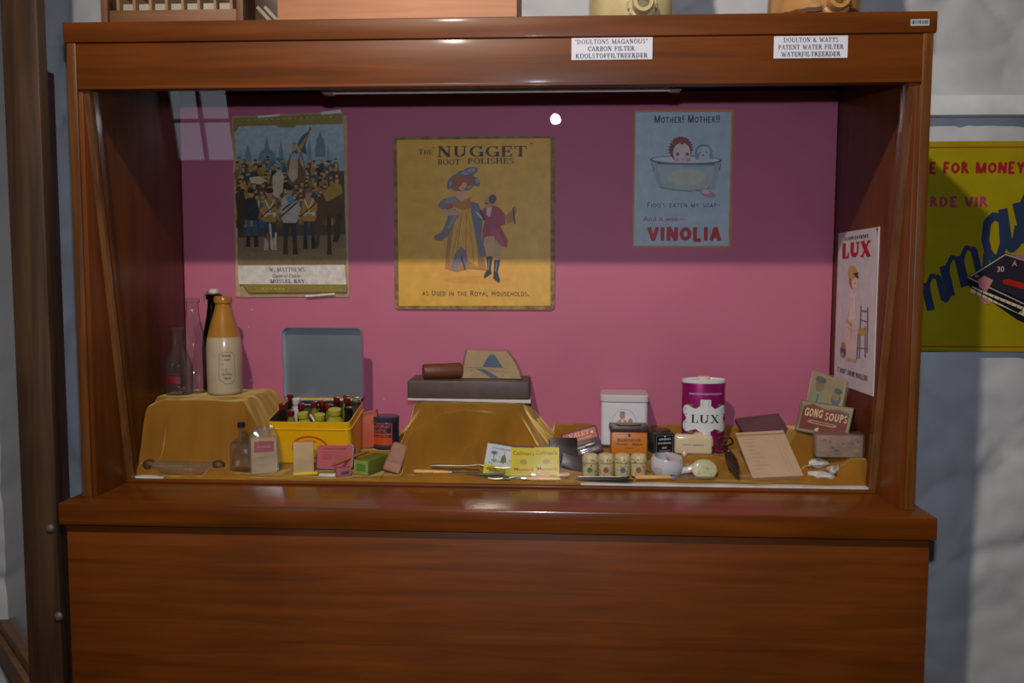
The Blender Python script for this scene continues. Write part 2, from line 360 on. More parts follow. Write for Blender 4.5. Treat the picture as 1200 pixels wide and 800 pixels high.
def window(name, horiz, fixed, o0, o1, z0, z1, na, nz_):
    bm = nb(); t = 0.03
    def bx(a, b, z, zz, th=0.045):
        if horiz: box(bm, a, b, fixed-0.04, fixed-0.04+th, z, zz)
        else: box(bm, fixed, fixed+th, a, b, z, zz)
    bx(o0, o1, z0, z0+t); bx(o0, o1, z1-t, z1); bx(o0, o0+t, z0, z1); bx(o1-t, o1, z0, z1)
    for i in range(1, na): a = o0+(o1-o0)*i/na; bx(a-0.012, a+0.012, z0, z1)
    for i in range(1, nz_): z = z0+(z1-z0)*i/nz_; bx(o0, o1, z-0.012, z+0.012)
    o = struct(obj(name, bm, WPAINT)); k = 0
    for i in range(na):
        for j in range(nz_):
            bm = nb(); a = o0+(o1-o0)*i/na; b = o0+(o1-o0)*(i+1)/na; z = z0+(z1-z0)*j/nz_; zz = z0+(z1-z0)*(j+1)/nz_
            if horiz: box(bm, a, b, fixed-0.03, fixed-0.026, z, zz)
            else: box(bm, fixed+0.026, fixed+0.03, a, b, z, zz)
            obj('pane', bm, SKYP, o)
window('window_1', True, -4.2, -2.56, -2.1, 0.85, 1.75, 2, 3)
# picture rail board on the plaster to the right of the cabinet
bm = nb(); box(bm, 0.80, 3.18, 0.420, 0.452, 1.628, 1.672, 0.003); struct(obj('trim_1', bm, mat('rail_paint', '#cdd1d6', 0.6, scale=12)))

# ------------------------------------------------------------------ display cabinet
cab = thing('display_cabinet', 'varnished wooden display cabinet with sloping glass front and pink back', 'cabinet', (0, 0, 0))
def cbox(name, m, *a, bev=0.0015, label=None):
    o = obj(name, box(nb(), *a, bev), m, cab)
    if label: o['label'] = label
    return o
cbox('base', WOOD, -0.769, 0.769, -0.037, 0.425, 0.0, 0.821)
cbox('ledge', LEDGEW, -0.775, 0.775, -0.051, 0.425, 0.82, 0.86, bev=0.003)
for s in (-1, 1):
    cbox('side_panel', WOODV, *sorted((s*0.731, s*0.754)), 0.0, 0.425, 0.86, 1.682)
    cbox('edge_strip', EDGEW, *sorted((s*0.738, s*0.755)), -0.006, 0.0015, 0.86, 1.682, label='lighter wooden front edge of the side panel')
cbox('fascia', WOOD, -0.738, 0.738, -0.004, 0.016, 1.605, 1.682)
cbox('fascia_lip', WOOD, -0.738, 0.738, -0.0055, 0.016, 1.601, 1.6065, bev=0.001)
cbox('cornice', WOOD, -0.760, 0.760, -0.008, 0.430, 1.682, 1.718, bev=0.003)
cbox('back_panel', WOODV, -0.731, 0.731, 0.388, 0.425, 0.86, 1.682)
PINK = mat('pink_board', '#c06a86', 0.62, var=0.05, scale=5)
pink = cbox('lining_board', PINK, -0.7305, 0.7305, 0.384, 0.388, 0.862, 1.676, label='mauve pink painted board lining the back')
# sloping pane: top at the fascia, foot set back on the ledge
G0 = Vector((0, 0.012, 1.603)); G1 = Vector((0, 0.118, 0.868)); gd = (G1-G0).normalized(); gn = Vector((0, gd.z, -gd.y))
bm = nb(); q = []
for x in (-0.7305, 0.7305):
    for p in (G0, G1):
        for k in (0, 0.004): q.append(bm.verts.new((x, *(p-gn*k)[1:])))
for f in ((0, 2, 6, 4), (1, 5, 7, 3), (0, 4, 5, 1), (2, 3, 7, 6), (0, 1, 3, 2), (4, 6, 7, 5)): bm.faces.new([q[i] for i in f])
obj('glass_pane', bm, glassy('show_glass', (0.985, 0.985, 0.985), (0.9, 0.9, 0.9), 0.028, 0.004), cab, 0)
BEAD = wood('bead_wood', '#744a26', '#4c2c15', 0.35, 'z', sc=1.5)
for s in (-1, 1):
    for off, wd, m in ((-0.011, 0.011, BEAD), (0.006, 0.010, WOODV)):
        bm = nb(); vs = []
        for p in (G0, G1):
            for xx in (s*0.731, s*(0.731-wd)):
                for k in (0, 0.0095): vs.append(bm.verts.new((xx, *(p-gn*(off+k))[1:])))
        for f in ((0, 1, 3, 2), (4, 6, 7, 5), (0, 4, 5, 1), (2, 3, 7, 6), (0, 2, 6, 4), (1, 5, 7, 3)): bm.faces.new([vs[i] for i in f])
        obj('glazing_bead', bm, m, cab, 0)
cbox('bottom_rail', WOOD, -0.731, 0.731, 0.104, 0.117, 0.86, 0.866, bev=0.002)
PUTTY = mat('blue_putty', '#7fa0d0', 0.7)
for px, py in ((295, 363), (291, 383), (308, 465), (450, 468), (294, 446)):
    p = atY(px, py, 0.3835); bm = nb(); bmesh.ops.create_icosphere(bm, subdivisions=1, radius=0.003); bmesh.ops.scale(bm, vec=(random.uniform(0.8, 1.5), 0.4, 0.8), verts=bm.verts)
    o = obj('putty_blob', bm, PUTTY, pink); o.location = p; o['label'] = 'small dab of blue putty left on the pink board'
# strip light under the cabinet roof
t = thing('strip_light', 'silvery unlit fluorescent strip light under the cabinet roof', 'light', (0.015, 0.075, 1.682))
obj('housing', box(nb(), -0.33, 0.33, -0.022, 0.022, -0.062, 0, 0.003), mat('aluminium', '#8f8a8c', 0.35, 0.6), t)
obj('tube', tube(nb(), [(-0.31, 0, -0.068), (0.31, 0, -0.068)], 0.0075, 12), mat('lamp_tube', '#d8d8d8', 0.2), t)
for s in (-1, 1): obj('end_cap', box(nb(), s*0.32-0.01, s*0.32+0.01, -0.016, 0.016, -0.075, -0.055, 0.002), mat('cap_plastic', '#9a9692', 0.5), t)
# name cards and tag on the woodwork
def name_card(x0, x1, z0, z1, lines, label):
    t = thing('name_card', label, 'label', ((x0+x1)/2, -0.0042, z0)); wd, h = x1-x0, z1-z0
    obj('card', box(nb(), -wd/2, wd/2, -0.0008, 0, 0, h), mat('card_white', '#c6c6d0', 0.55, var=0.02), t)
    p = Print(); n = len(lines)
    for i, (s, a, b) in enumerate(lines): p.text(s, a*wd, b*wd, h*(1-(i+0.86)/n*0.96), h*0.2, '#3a3a48', 'serif')
    p.build('lettering', t, front(-wd/2, -0.0008, 0))
name_card(0.144, 0.283, 1.6435, 1.6805, (('"DOULTONS MAGANOUS"', .04, .94), ('CARBON FILTER', .2, .78), ('KOOLSTOFFILTREERDER', .05, .94)), 'white card lettered carbon filter on the cabinet top')
name_card(0.489, 0.613, 1.6425, 1.6795, (('DOULTON & WATTS', .13, .87), ('PATENT WATER FILTER', .06, .94), ('WATERFILTREERDER', .1, .9)), 'white card lettered patent water filter on the cabinet top')
t = thing('barcode_tag', 'tiny silver barcode tag at the cabinet cornice end', 'tag', (0.730, -0.0082, 1.693))
obj('plate', box(nb(), -0.0155, 0.0155, -0.0006, 0, 0, 0.011), mat('tag_silver', '#a9a9ae', 0.4), t)
p = Print(); x = 0.002
while x < 0.028:
    wd = random.choice((0.0006, 0.001, 0.0016)); p.rect(x, 0.003, x+wd, 0.009, '#26262c'); x += wd+random.choice((0.0007, 0.0012))
p.build('bars', t, front(-0.0155, -0.0006, 0))

# ------------------------------------------------------------------ posters on the pink board
def board(name, label, px0, py0, px1, py1, Y, thick, m, r=0.004):
    """a flat board whose corners match picture corners at depth Y; returns thing and picture matrix in reference pixels"""
    a = atY(px0, py0, Y); b = atY(px1, py1, Y); wd, h = b.x-a.x, a.z-b.z
    t = thing(name, label, 'poster', ((a.x+b.x)/2, Y, b.z))
    bm = nb(); prism(bm, rrect(wd, h, r), 0, thick, M=Matrix(((1, 0, 0, 0), (0, 0, 1, -0.0), (0, 1, 0, h/2), (0, 0, 0, 1))))
    obj('backing', bm, m, t)
    sx, sz = wd/(px1-px0), h/(py1-py0)
    M = Matrix(((sx, 0, 0, -wd/2-px0*sx), (0, 0, -1, 0), (0, sz, 0, h+py0*sz), (0, 0, 0, 1)))
    return t, M
# --- boot polish board
t, M = board('advertising_board', 'yellow boot polish advertising board with a lady and a small man', 461, 160, 650, 363, 0.379, 0.005, mat('worn_board_edge', '#6e4a2c', 0.6, scale=70, c2='#a58a50', var=0.4), 0.01)
p = Print(True); Yl = '#dba83c'
p.poly([(465, 164), (644, 163), (645, 358), (466, 359)], Yl)
for i in range(16):
    x, y = random.uniform(476, 630), random.uniform(180, 345); p.ell(x, y, random.uniform(6, 16), random.uniform(4, 10), random.choice(('#ddab42', '#d8a536', '#dcae4c')), random.uniform(0, 90))
p.ell(556, 324, 62, 12, '#dda440'); p.ell(560, 328, 40, 5, '#d39a38')
ink = '#3a2438'
p.text('The', 490, 507, 181, 6.5, ink, 'serif'); p.text('"', 506, 510, 178, 6, ink, 'serif'); p.text('NUGGET', 512, 617, 184, 12.5, ink, 'serif'); p.text('"', 620, 624, 174, 6, ink, 'serif')
p.text('BOOT', 513, 539, 193, 6.5, ink, 'serif'); p.text('POLISHES', 548, 602, 192, 6.5, ink, 'serif')
p.text('as Used in the Royal Households.', 494, 620, 346.5, 6, '#5a3a1c', 'plain', 0.13)
# lady: train, gown, stole, bodice, head, hat
p.poly([(527, 262), (538, 246), (556, 250), (562, 275), (566, 300), (570, 316), (548, 314), (536, 318), (521, 314), (523, 290)], '#b07a38')
p.poly([(533, 255), (540, 243), (551, 243), (556, 268), (560, 300), (560, 313), (549, 305), (543, 300), (530, 316), (526, 300)], '#d8a02e')
for a, b in (((541, 250), (534, 305)), ((546, 250), (546, 300)), ((550, 255), (555, 308)), ((538, 262), (528, 308))): p.line([a, b], 0.9, '#a8721f')
p.poly([(552, 236), (560, 238), (566, 252), (564, 276), (570, 300), (562, 300), (556, 272), (552, 250)], '#6d6c80')
p.poly([(533, 297), (539, 289), (545, 292), (548, 303), (545, 315), (541, 306), (537, 312), (532, 318), (528, 312)], '#7d7480'); p.line([(540, 300), (545, 316)], 1.6, '#37303c')
p.poly([(530, 230), (541, 225), (551, 231), (553, 243), (543, 246), (531, 242), (526, 238)], '#b8742f')
p.ell(523, 238, 10, 6, '#7c7684', -25); p.ell(530, 234, 8, 4, '#8e8792', -15)
p.poly([(533, 244), (538, 252), (530, 264), (525, 276), (517, 282), (509, 281), (508, 276), (517, 272), (522, 262), (526, 248)], '#7a7076'); p.poly([(534, 246), (537, 250), (527, 268), (524, 266)], '#938a90')
p.poly([(519, 246), (526, 243), (537, 248), (537, 252), (522, 252)], '#c99a72'); p.poly([(521, 240), (529, 238), (531, 243), (523, 246)], '#a85c2a')
p.poly([(536, 222), (546, 222), (550, 231), (541, 236), (533, 230)], '#d8a67e')
p.ell(541, 213, 17, 11, '#70707c', -8); p.ell(543, 214, 15, 9, '#9a5a32', -10); p.ell(541.5, 217, 5.2, 6.2, '#d8a67e'); p.ell(536, 213, 6, 7, '#a55422', 15); p.ell(545, 210, 8, 3.5, '#a55422', -14)
for x, y, a, b, r in ((551, 201, 9, 5, -15), (544, 204, 8, 4, 10), (527, 216, 3, 6, 20), (558, 213, 4, 6, -30), (549, 220, 6, 2.4, -30)): p.ell(x, y, a, b, '#6c6b77', r); p.ell(x+1, y-1, a*0.6, b*0.5, '#9a98a2', r)
p.line([(539, 215.5), (540.5, 215.5)], 0.8, '#3a2a20'); p.line([(543.5, 215.5), (545, 215.5)], 0.8, '#3a2a20'); p.line([(541, 220.5), (544, 220.5)], 0.9, '#a83a2c')
# gentleman
p.poly([(563, 247), (570, 242), (577, 240), (586, 244), (592, 252), (592, 262), (586, 265), (595, 281), (594, 290), (584, 287), (575, 272), (571, 285), (566, 287), (565, 270), (568, 258)], '#a03a4c')
p.poly([(575, 262), (584, 272), (592, 288), (586, 289), (574, 276)], '#b24a60'); p.poly([(570, 243), (577, 240), (574, 254), (570, 252)], '#cdb9a6')
p.poly([(592, 252), (600, 246), (603, 240), (605, 248), (600, 260), (594, 262)], '#b8722f'); p.line([(601, 243), (603, 262)], 1.8, '#37303c')
p.ell(573, 236, 5.4, 7, '#c48a66'); p.ell(577, 233, 4.5, 5.5, '#4a4448', 10); p.line([(568, 239), (572, 238)], 1.3, '#3a3034')
p.poly([(568, 277), (579, 276), (580, 290), (577, 300), (571, 300), (571, 290), (566, 286)], '#c7a076'); p.poly([(579, 280), (588, 288), (586, 304), (579, 304)], '#c09a72')
p.poly([(570, 300), (577, 300), (575, 314), (576, 320), (567, 326), (567, 322), (571, 315)], '#2c2c36'); p.poly([(579, 305), (586, 304), (583, 318), (586, 328), (584, 331), (578, 326)], '#2c2c36'); p.line([(573, 303), (572, 316)], 0.8, '#8d93a3'); p.line([(582, 307), (580.5, 318)], 0.8, '#8d93a3')
p.line([(562, 246), (566, 252), (567, 258)], 2.4, '#2e2830'); p.line([(558, 248), (565, 256)], 1.6, '#d8b890')
p.build('picture', t, M, m=PAPER)
# --- soap board with child and dog in a tub
t, M = board('soap_poster', 'pale blue soap poster with a child and puppy in a tub', 743, 129, 856, 290.5, 0.381, 0.004, mat('gilt_edge', '#c08a3a', 0.55, scale=60), 0.001)
p = Print(True); p.poly([(745, 131.5), (853.5, 132), (853.5, 288), (745, 288)], '#a9bcc8')
p.text('Mother! Mother!!', 766, 841, 144, 8.6, '#22242c', 'plain', 0.17)
p.poly([(762, 186), (766, 183), (838, 186), (843, 190), (837, 222), (832, 223), (800, 224), (775, 221), (770, 212), (766, 200)], '#93a5ae')
p.poly([(770, 192), (790, 194), (836, 195), (832, 220), (800, 222), (777, 219)], '#a2b1b6'); p.ell(804, 207, 22, 10, '#b4bcaa')
p.ell(803, 187.5, 41.5, 5.4, '#55666f', 1); p.ell(803, 187, 39, 3.9, '#c8cdd0', 1); p.line([(764, 191), (767, 198), (765, 200)], 0.9, '#55666f'); p.line([(843, 192), (841, 200)], 1.2, '#55666f')
p.line([(772, 218), (790, 222.5), (812, 224.5)], 0.8, '#66777f')
for a in range(0, 360, 15): p.line([(797+11*math.cos(math.radians(a)), 174-11.5*math.sin(math.radians(a))*0.9), (797+14*math.cos(math.radians(a+8)), 174-14*math.sin(math.radians(a+8)))], 1.8, '#7a3d36') if -20 < (a if a < 270 else a-360) < 215 else None
p.ell(797, 176, 12.6, 14, '#7d4038'); p.ell(798, 179, 10, 12, '#cfc0c0'); p.poly([(786, 172), (792, 165), (799, 170), (804, 164), (809, 171), (804, 162), (795, 160), (788, 163)], '#8a453c')
p.ell(793.5, 180.5, 2, 2.2, '#5d7280'); p.ell(804.5, 180.5, 2, 2.2, '#5d7280'); p.ell(792, 187, 3, 2, '#cf8fa0'); p.ell(806, 187, 3, 2, '#cf8fa0'); p.line([(798, 187), (800.5, 187)], 0.8, '#8a4a52'); p.poly([(770, 190), (836, 191.5), (836, 193.5), (770, 192)], '#5b6b74')
p.ell(823, 180, 8.6, 8.5, '#b6c2ca')
for a in range(0, 190, 12): p.line([(823+7.5*math.cos(math.radians(a)), 179-8*math.sin(math.radians(a))), (823+10*math.cos(math.radians(a+10)), 179-10*math.sin(math.radians(a+10)))], 1.0, '#59646e')
p.ell(816, 183, 2.2, 4, '#8794a0', 15); p.ell(832, 183, 2.2, 4, '#8794a0', -15); p.ell(822.5, 182, 1.2, 1, '#3c4650'); p.ell(819.5, 178.5, .8, .9, '#3c4650'); p.ell(826, 178.5, .8, .9, '#3c4650')
for i in range(3): p.line([(766+i*1.2+4*math.cos(math.radians(a)), 163+12*math.sin(math.radians(a))) for a in range(90, 280, 20)], 0.35, '#93a5b1')
p.ell(829, 227, 9, 4, '#b08c9a', 20); p.ell(826, 224.5, 5, 2.6, '#cdb9be', 10); p.line([(814, 223), (821, 223)], 1.8, '#a06a80'); p.line([(828, 221), (831, 218)], 1.6, '#b06a80')
p.text("Fido's eaten my soap-", 759, 843, 242.8, 6, '#39434e', 'plain', 0.13)
p.text('And it was—', 755, 804, 259, 5.6, '#b0415c', 'sans', 0.004)
p.text('VINOLIA', 760, 845, 282, 16, '#b3202c', 'plain', 0.27)
p.build('picture', t, M, m=PAPER)
# --- dealer's calendar card with marching soldiers
t, M = board('picture_card', 'old calendar card with crowd of marching soldiers and gold bands', 272, 136, 409, 348, 0.3815, 0.0025, mat('aged_card', '#b89a70', 0.7, scale=50), 0.002)
p = Print(True)
p.poly([(273, 138), (300, 135.5), (404, 131.5), (406, 160), (408, 347), (277, 349), (275, 200)], '#a98e66')
p.poly([(275, 148), (405, 146), (406, 312), (276, 312)], '#9fb2b4')                      # sky
p.poly([(275, 180), (405, 178), (405, 205), (275, 205)], '#8aa6ae')
for x, y, wd, h in ((313, 187, 11, 34), (377, 172, 6, 22)):                                # domes
    p.poly([(x-wd, y+12), (x-wd, y), (x-wd*.8, y-8), (x-wd*.3, y-13), (x, y-h*.85), (x+wd*.3, y-13), (x+wd*.8, y-8), (x+wd, y), (x+wd, y+12)], '#6c8286')
for x, wd, y0 in ((290, 4.5, 168), (330, 3.5, 165), (364, 3, 163), (386, 1.0, 166), (281, 1, 172), (323, 1, 172)): p.poly([(x-wd, 200), (x-wd*.8, y0+12), (x, y0), (x+wd*.8, y0+12), (x+wd, 200)], '#74898c')
p.poly([(275, 206), (405, 200), (406, 300), (276, 300)], '#4f4232'); p.poly([(275, 278), (406, 274), (406, 311), (276, 311)], '#7f6a4a'); p.poly([(275, 296), (406, 290), (406, 311), (276, 311)], '#8b7450')
R = random.Random(3); pal = ['#6b4a24', '#8a6a30', '#2c2622', '#a08040', '#3d3f46', '#7c5c3a', '#c0a878', '#2f5a70', '#5a3c1c', '#94763c', '#463424']
for y in range(192, 262, 6):
    for x in range(278, 404, 7):
        if y < 206 and 318 < x < 335 and R.random() < .5: continue
        c = R.choice(pal); X, Yq = x+R.uniform(-2.5, 2.5), y+R.uniform(-3, 3)
        p.poly([(X-3, Yq+8), (X-3.4, Yq), (X-1, Yq-2.5), (X+1.5, Yq-2.5), (X+3.4, Yq), (X+3, Yq+8)], c); p.ell(X, Yq-4, 1.9, 2.3, R.choice(('#b28a64', '#9c7550', '#c09a74')), n=8); p.ell(X, Yq-5.6, 2.3, 1.2, R.choice(('#2c2622', '#7a5a2c', '#b8922f')), n=7)
for x, y in ((312, 189), (322, 192), (330, 188), (336, 194), (318, 195)): p.ell(x, y, 6, 2.2, '#2f7186', R.uniform(-30, 30)); p.ell(x+3, y+1, 3, 1.5, '#b48a38')
def rifleman(x, y, h, coat, leg, belt=True, boots='#2a221c'):
    s = h/60
    for d in (-1, 1): p.poly([(x+d*1*s, y+26*s), (x+d*6*s, y+26*s), (x+d*6.5*s, y+48*s), (x+d*2.4*s, y+48*s)], leg); p.poly([(x+d*2.4*s, y+46*s), (x+d*6.4*s, y+46*s), (x+d*7.4*s, y+59*s), (x+d*2.2*s, y+59*s)], boots)
    p.poly([(x-7*s, y+6*s), (x-3*s, y+3*s), (x+3*s, y+3*s), (x+7*s, y+6*s), (x+8.5*s, y+24*s), (x+6*s, y+29*s), (x-6*s, y+29*s), (x-8.5*s, y+24*s)], coat)
    if belt: p.line([(x-5*s, y+5*s), (x+1*s, y+18*s)], 1.5*s, '#cfc8b8'); p.line([(x+5*s, y+5*s), (x-1*s, y+18*s)], 1.5*s, '#cfc8b8'); p.line([(x-7*s, y+20*s), (x+7*s, y+20*s)], 1.7*s, '#cfc8b8'); p.ell(x-5*s, y+21*s, 2*s, 2.4*s, '#c8c0b0'); p.ell(x+5*s, y+21*s, 2*s, 2.4*s, '#c8c0b0')
    p.ell(x, y-1*s, 3.4*s, 4.2*s, '#b28660'); p.ell(x, y-4.4*s, 4.6*s, 2.8*s, R.choice(('#7a6030', '#30281f')))
    p.line([(x-10*s, y+24*s), (x+7*s, y+10*s)], 1.5*s, '#4a3018')
# horse and lady with flag
p.poly([(338, 190), (344, 178), (349, 174), (356, 182), (360, 198), (360, 214), (340, 216)], '#6e4c34'); p.poly([(342, 184), (347, 178), (351, 186), (350, 208), (344, 214), (339, 206)], '#b6a084'); p.poly([(343, 180), (352, 180), (352, 186), (343, 187)], '#7fa2b8'); p.ell(346, 174, 3, 3.8, '#c49a74'); p.ell(347, 169, 2.4, 2, '#a07428'); p.poly([(349, 171), (356, 186), (359, 200), (354, 192)], '#a39a8c')
p.poly([(350, 170), (356, 160), (365, 154), (360, 170), (362, 182), (355, 178)], '#2c5c86'); p.poly([(351, 174), (363, 158), (364, 161), (354, 177)], '#c08c30'); p.line([(366, 152), (350, 190)], 0.9, '#6a4c24'); p.ell(366, 152, 1.6, 1.8, '#8a5c20')
p.poly([(320, 206), (328, 200), (334, 206), (332, 224), (326, 232), (320, 228)], '#bfae92'); p.poly([(292, 208), (304, 206), (312, 210), (306, 216), (294, 214)], '#c8b698')
p.poly([(276, 226), (284, 220), (288, 236), (286, 262), (280, 276), (277, 276)], '#3a3222')
rifleman(294, 228, 62, '#2b2a2c', '#2f5c78', False); rifleman(316, 228, 66, '#a07c34', '#33404a', True, '#b2a088'); rifleman(363, 228, 64, '#ad8434', '#2f3c46')
rifleman(340, 225, 74, '#b0aaa0', '#2e3238', False, '#4e301c'); p.line([(331, 246), (350, 232)], 2, '#3c2614'); p.poly([(335, 231), (344, 228), (347, 236), (341, 240)], '#5f87a4')
p.poly([(374, 232), (386, 222), (400, 226), (404, 240), (398, 256), (384, 254), (376, 262), (372, 250)], '#5c3c20'); p.poly([(380, 226), (392, 214), (402, 216), (404, 226), (394, 232), (384, 236)], '#a2803c'); p.poly([(374, 230), (382, 232), (378, 262), (374, 290), (370, 290), (372, 262)], '#5a3c24'); p.poly([(384, 252), (390, 252), (389, 278), (390, 298), (384, 298), (385, 276)], '#3e2a18'); p.poly([(396, 250), (401, 252), (400, 276), (396, 284), (391, 282)], '#3a3026')
p.line([(316, 262), (318, 292)], 2.4, '#cabca2'); p.ell(314, 277, 3, 4.5, '#85562a'); p.line([(323, 272), (322, 286)], 2.2, '#cabca2')
p.poly([(276, 311), (405, 310), (407, 334), (277, 333)], '#cfc9c2'); p.poly([(281, 333), (408, 333), (407, 342), (288, 343)], '#8a7a30')   # caption strip
p.poly([(275, 139), (400, 134), (405, 136), (404, 146), (350, 147), (348, 150), (328, 150), (326, 147), (282, 148), (278, 154), (274, 154)], '#8a7a3a')
for x in range(286, 400, 7): p.ell(x, 141.5-(x-286)*.03, 1.6, 0.9, '#b29c50', n=8)
for x in range(306, 336, 5): p.ell(x, 338.5, 1.5, 1, '#b49a4a', n=8)
p.poly([(304, 136.8), (330, 134.5), (330, 137), (304, 139)], '#cbc9c6'); p.poly([(378, 133), (402, 130), (404, 134), (380, 136)], '#cdcbc8'); p.poly([(356, 346), (392, 343), (394, 345), (358, 348)], '#d8d2c6')
p.text('W. MATTHEWS.', 314, 359, 318, 4.8, '#3c3834', 'serif'); p.text('General Dealer,', 318, 354, 324.8, 4, '#77706a', 'sans', 0, 0.3); p.text('MOSSEL BAY.', 315, 359, 331.2, 4, '#33302c', 'serif')
p.build('picture', t, M, m=print_mat('printed_card', 0.6, 0.16, 90))
# --- soap flakes poster on the right inner side
Y0, Y1, Z0, Z1 = 0.132, 0.350, 1.043, 1.366
t = thing('side_poster', 'tall white soap flakes poster on the right inner panel', 'poster', (0.7308, (Y0+Y1)/2, Z0))
obj('backing', box(nb(), -0.002, 0, -(Y1-Y0)/2, (Y1-Y0)/2, 0, Z1-Z0), mat('poster_edge', '#c8c0bc', 0.6), t)
p = Print(True); u = 100.0; hh = 320.0     # picture 100 wide x 320 high
p.rect(1, 1, 99, 319, '#cbc6cc')
p.worn(17, 79, 18, 8, '#2a2a2c')
T, N_ = 0.30, 0.14
p.text('LUX', 12, 84, 54, 30, '#b01a2c', 'serif')
T, N_ = 0.17, 0.075
p.poly([(38, 130), (52, 128), (56, 160), (55, 200), (52, 212), (52, 250), (56, 262), (45, 262), (44, 218), (42, 218), (40, 250), (42, 262), (32, 262), (34, 230), (32, 190), (34, 160)], '#d9c4b4'); p.poly([(36, 128), (54, 126), (57, 165), (50, 180), (38, 178), (33, 160)], '#dfd4cc')
for a in (((38, 135), (35, 175)), ((52, 132), (55, 170)), ((44, 182), (43, 216)), ((34, 196), (44, 204)), ((46, 204), (58, 198))): p.line(list(a), 1, '#a58a7c')
p.ell(45, 98, 12, 20, '#a8604a'); p.ell(49, 104, 9, 16, '#e0c4ae'); p.ell(41, 84, 12, 14, '#c09a54'); p.poly([(44, 86), (56, 84), (58, 98), (48, 92)], '#4a3030'); p.ell(50, 106, 1.2, 1.4, '#4a3a34'); p.line([(47, 116), (52, 116)], 1, '#b05a50')
p.poly([(30, 178), (46, 190), (44, 196), (28, 186)], '#cf9c8a')
for a, b in (((66, 150), (66, 255)), ((82, 152), (84, 240)), ((78, 190), (80, 250)), ((62, 205), (60, 258))): p.line([a, b], 3, '#6d6870')
p.line([(66, 160), (83, 160)], 3, '#6d6870'); p.line([(66, 178), (83, 180)], 2.4, '#6d6870'); p.line([(62, 235), (82, 232)], 2, '#6d6870'); p.poly([(60, 196), (76, 192), (82, 204), (64, 210)], '#c09a40')
p.ell(24, 248, 8, 14, '#5a5058'); p.ell(24, 236, 6, 7, '#b07a5a'); p.ell(22, 256, 5, 6, '#a88a8a'); p.ell(40, 262, 6, 4, '#c79a88'); p.ell(53, 262, 6, 4, '#c79a88')
p.text("IT WON'T SHRINK WOOLLENS", 10, 88, 294, 10, '#3a3a3e', 'plain', 0.2)
k = (Y1-Y0)/100; kz = (Z1-Z0)/320
p.build('picture', t, Matrix(((0, 0, -1, -0.002), (-k, 0, 0, (Y1-Y0)/2), (0, kz, 0, Z1-Z0), (0, 0, 0, 1))))
obj('pin', lathe(nb(), [(0.0015, 0), (0.003, 0.002), (0.001, 0.004)], 8, M=Matrix.Translation((-0.002, -0.106, Z1-Z0-0.004)) @ Matrix.Rotation(-math.pi/2, 4, 'Y')), mat('brass_pin', '#b89850', 0.3, 0.8), t)
# --- cigarette advertisement on the plaster wall
WY = 0.440; a = atY(1070, 166, WY); zb = 1.106; zt = 1.574
t = thing('wall_poster', 'yellow enamel cigarette advertisement on white wall beside the cabinet', 'poster', (a.x+0.36, WY, zb)); x0 = -0.36
obj('backing', box(nb(), x0, x0+0.74, -0.004, 0, 0, zt-zb, 0.001), mat('ad_edge', '#8f8420', 0.5), t)
p = Print(True); s1 = atY(1200, 290, WY).x-atY(1070, 290, WY).x; sx = s1/385; sz = (zt-zb)/735     # zoomed picture units
W_ = 0.74/sx
p.rect(0, 41, W_, 776, '#9c8e10'); p.line([(6, 62), (W_-6, 62)], 5, '#a03a20'); p.line([(6, 760), (W_-6, 760)], 5, '#a03a20'); p.line([(W_-6, 62), (W_-6, 760)], 5, '#a03a20')
p.text('E FOR MONEY', 56, 386, 152, 38, '#98202a', 'plain', 0.26); p.text('RDE VIR', 62, 265, 267, 34, '#a03a58', 'plain', 0.24)
# flowing script: thick slanted strokes joined by thin upstrokes
INK = '#2c3a58'
def script(strokes, ox, oy, k):
    """slanted handwriting: strokes are (points, width) in letter units, baseline climbing to the right"""
    ca, sa = math.cos(.61), math.sin(.61)
    for pts, wd in strokes:
        q = []
        for u, v in pts: u = (u+.36*v)*k; v2 = v*k; q.append((ox+u*ca-v2*sa, oy-(u*sa+v2*ca)))
        p.line(q, wd*k, INK)
        for x, y in q[1:-1]: p.ell(x, y, wd*k*.5, wd*k*.5, INK, n=10)
HUMP = lambda x: [([(x, .0), (x, .9)], .27), ([(x+.02, .55), (x+.14, .85), (x+.30, .98), (x+.42, .9)], .14)]
EM = HUMP(.1)+HUMP(.62)+[([(1.06, .9), (1.14, .75), (1.14, .12), (1.22, .02), (1.36, .12), (1.5, .5)], .2)]
script(EM, 30, 668, 104); script(EM, 140, 588, 116)
script([([(.62, .82), (.45, .98), (.25, .93), (.1, .6), (.1, .3), (.2, .05), (.38, .03), (.55, .25), (.68, .9)], .2), ([(.72, 1.0), (.66, .3), (.72, .04), (.86, .06), (1.05, .4)], .24)], 272, 474, 138)
script(HUMP(.1)+[([(.52, .9), (.62, .75), (.62, .12), (.72, .02), (.86, .12), (1.0, .5)], .24)], 392, 400, 150)
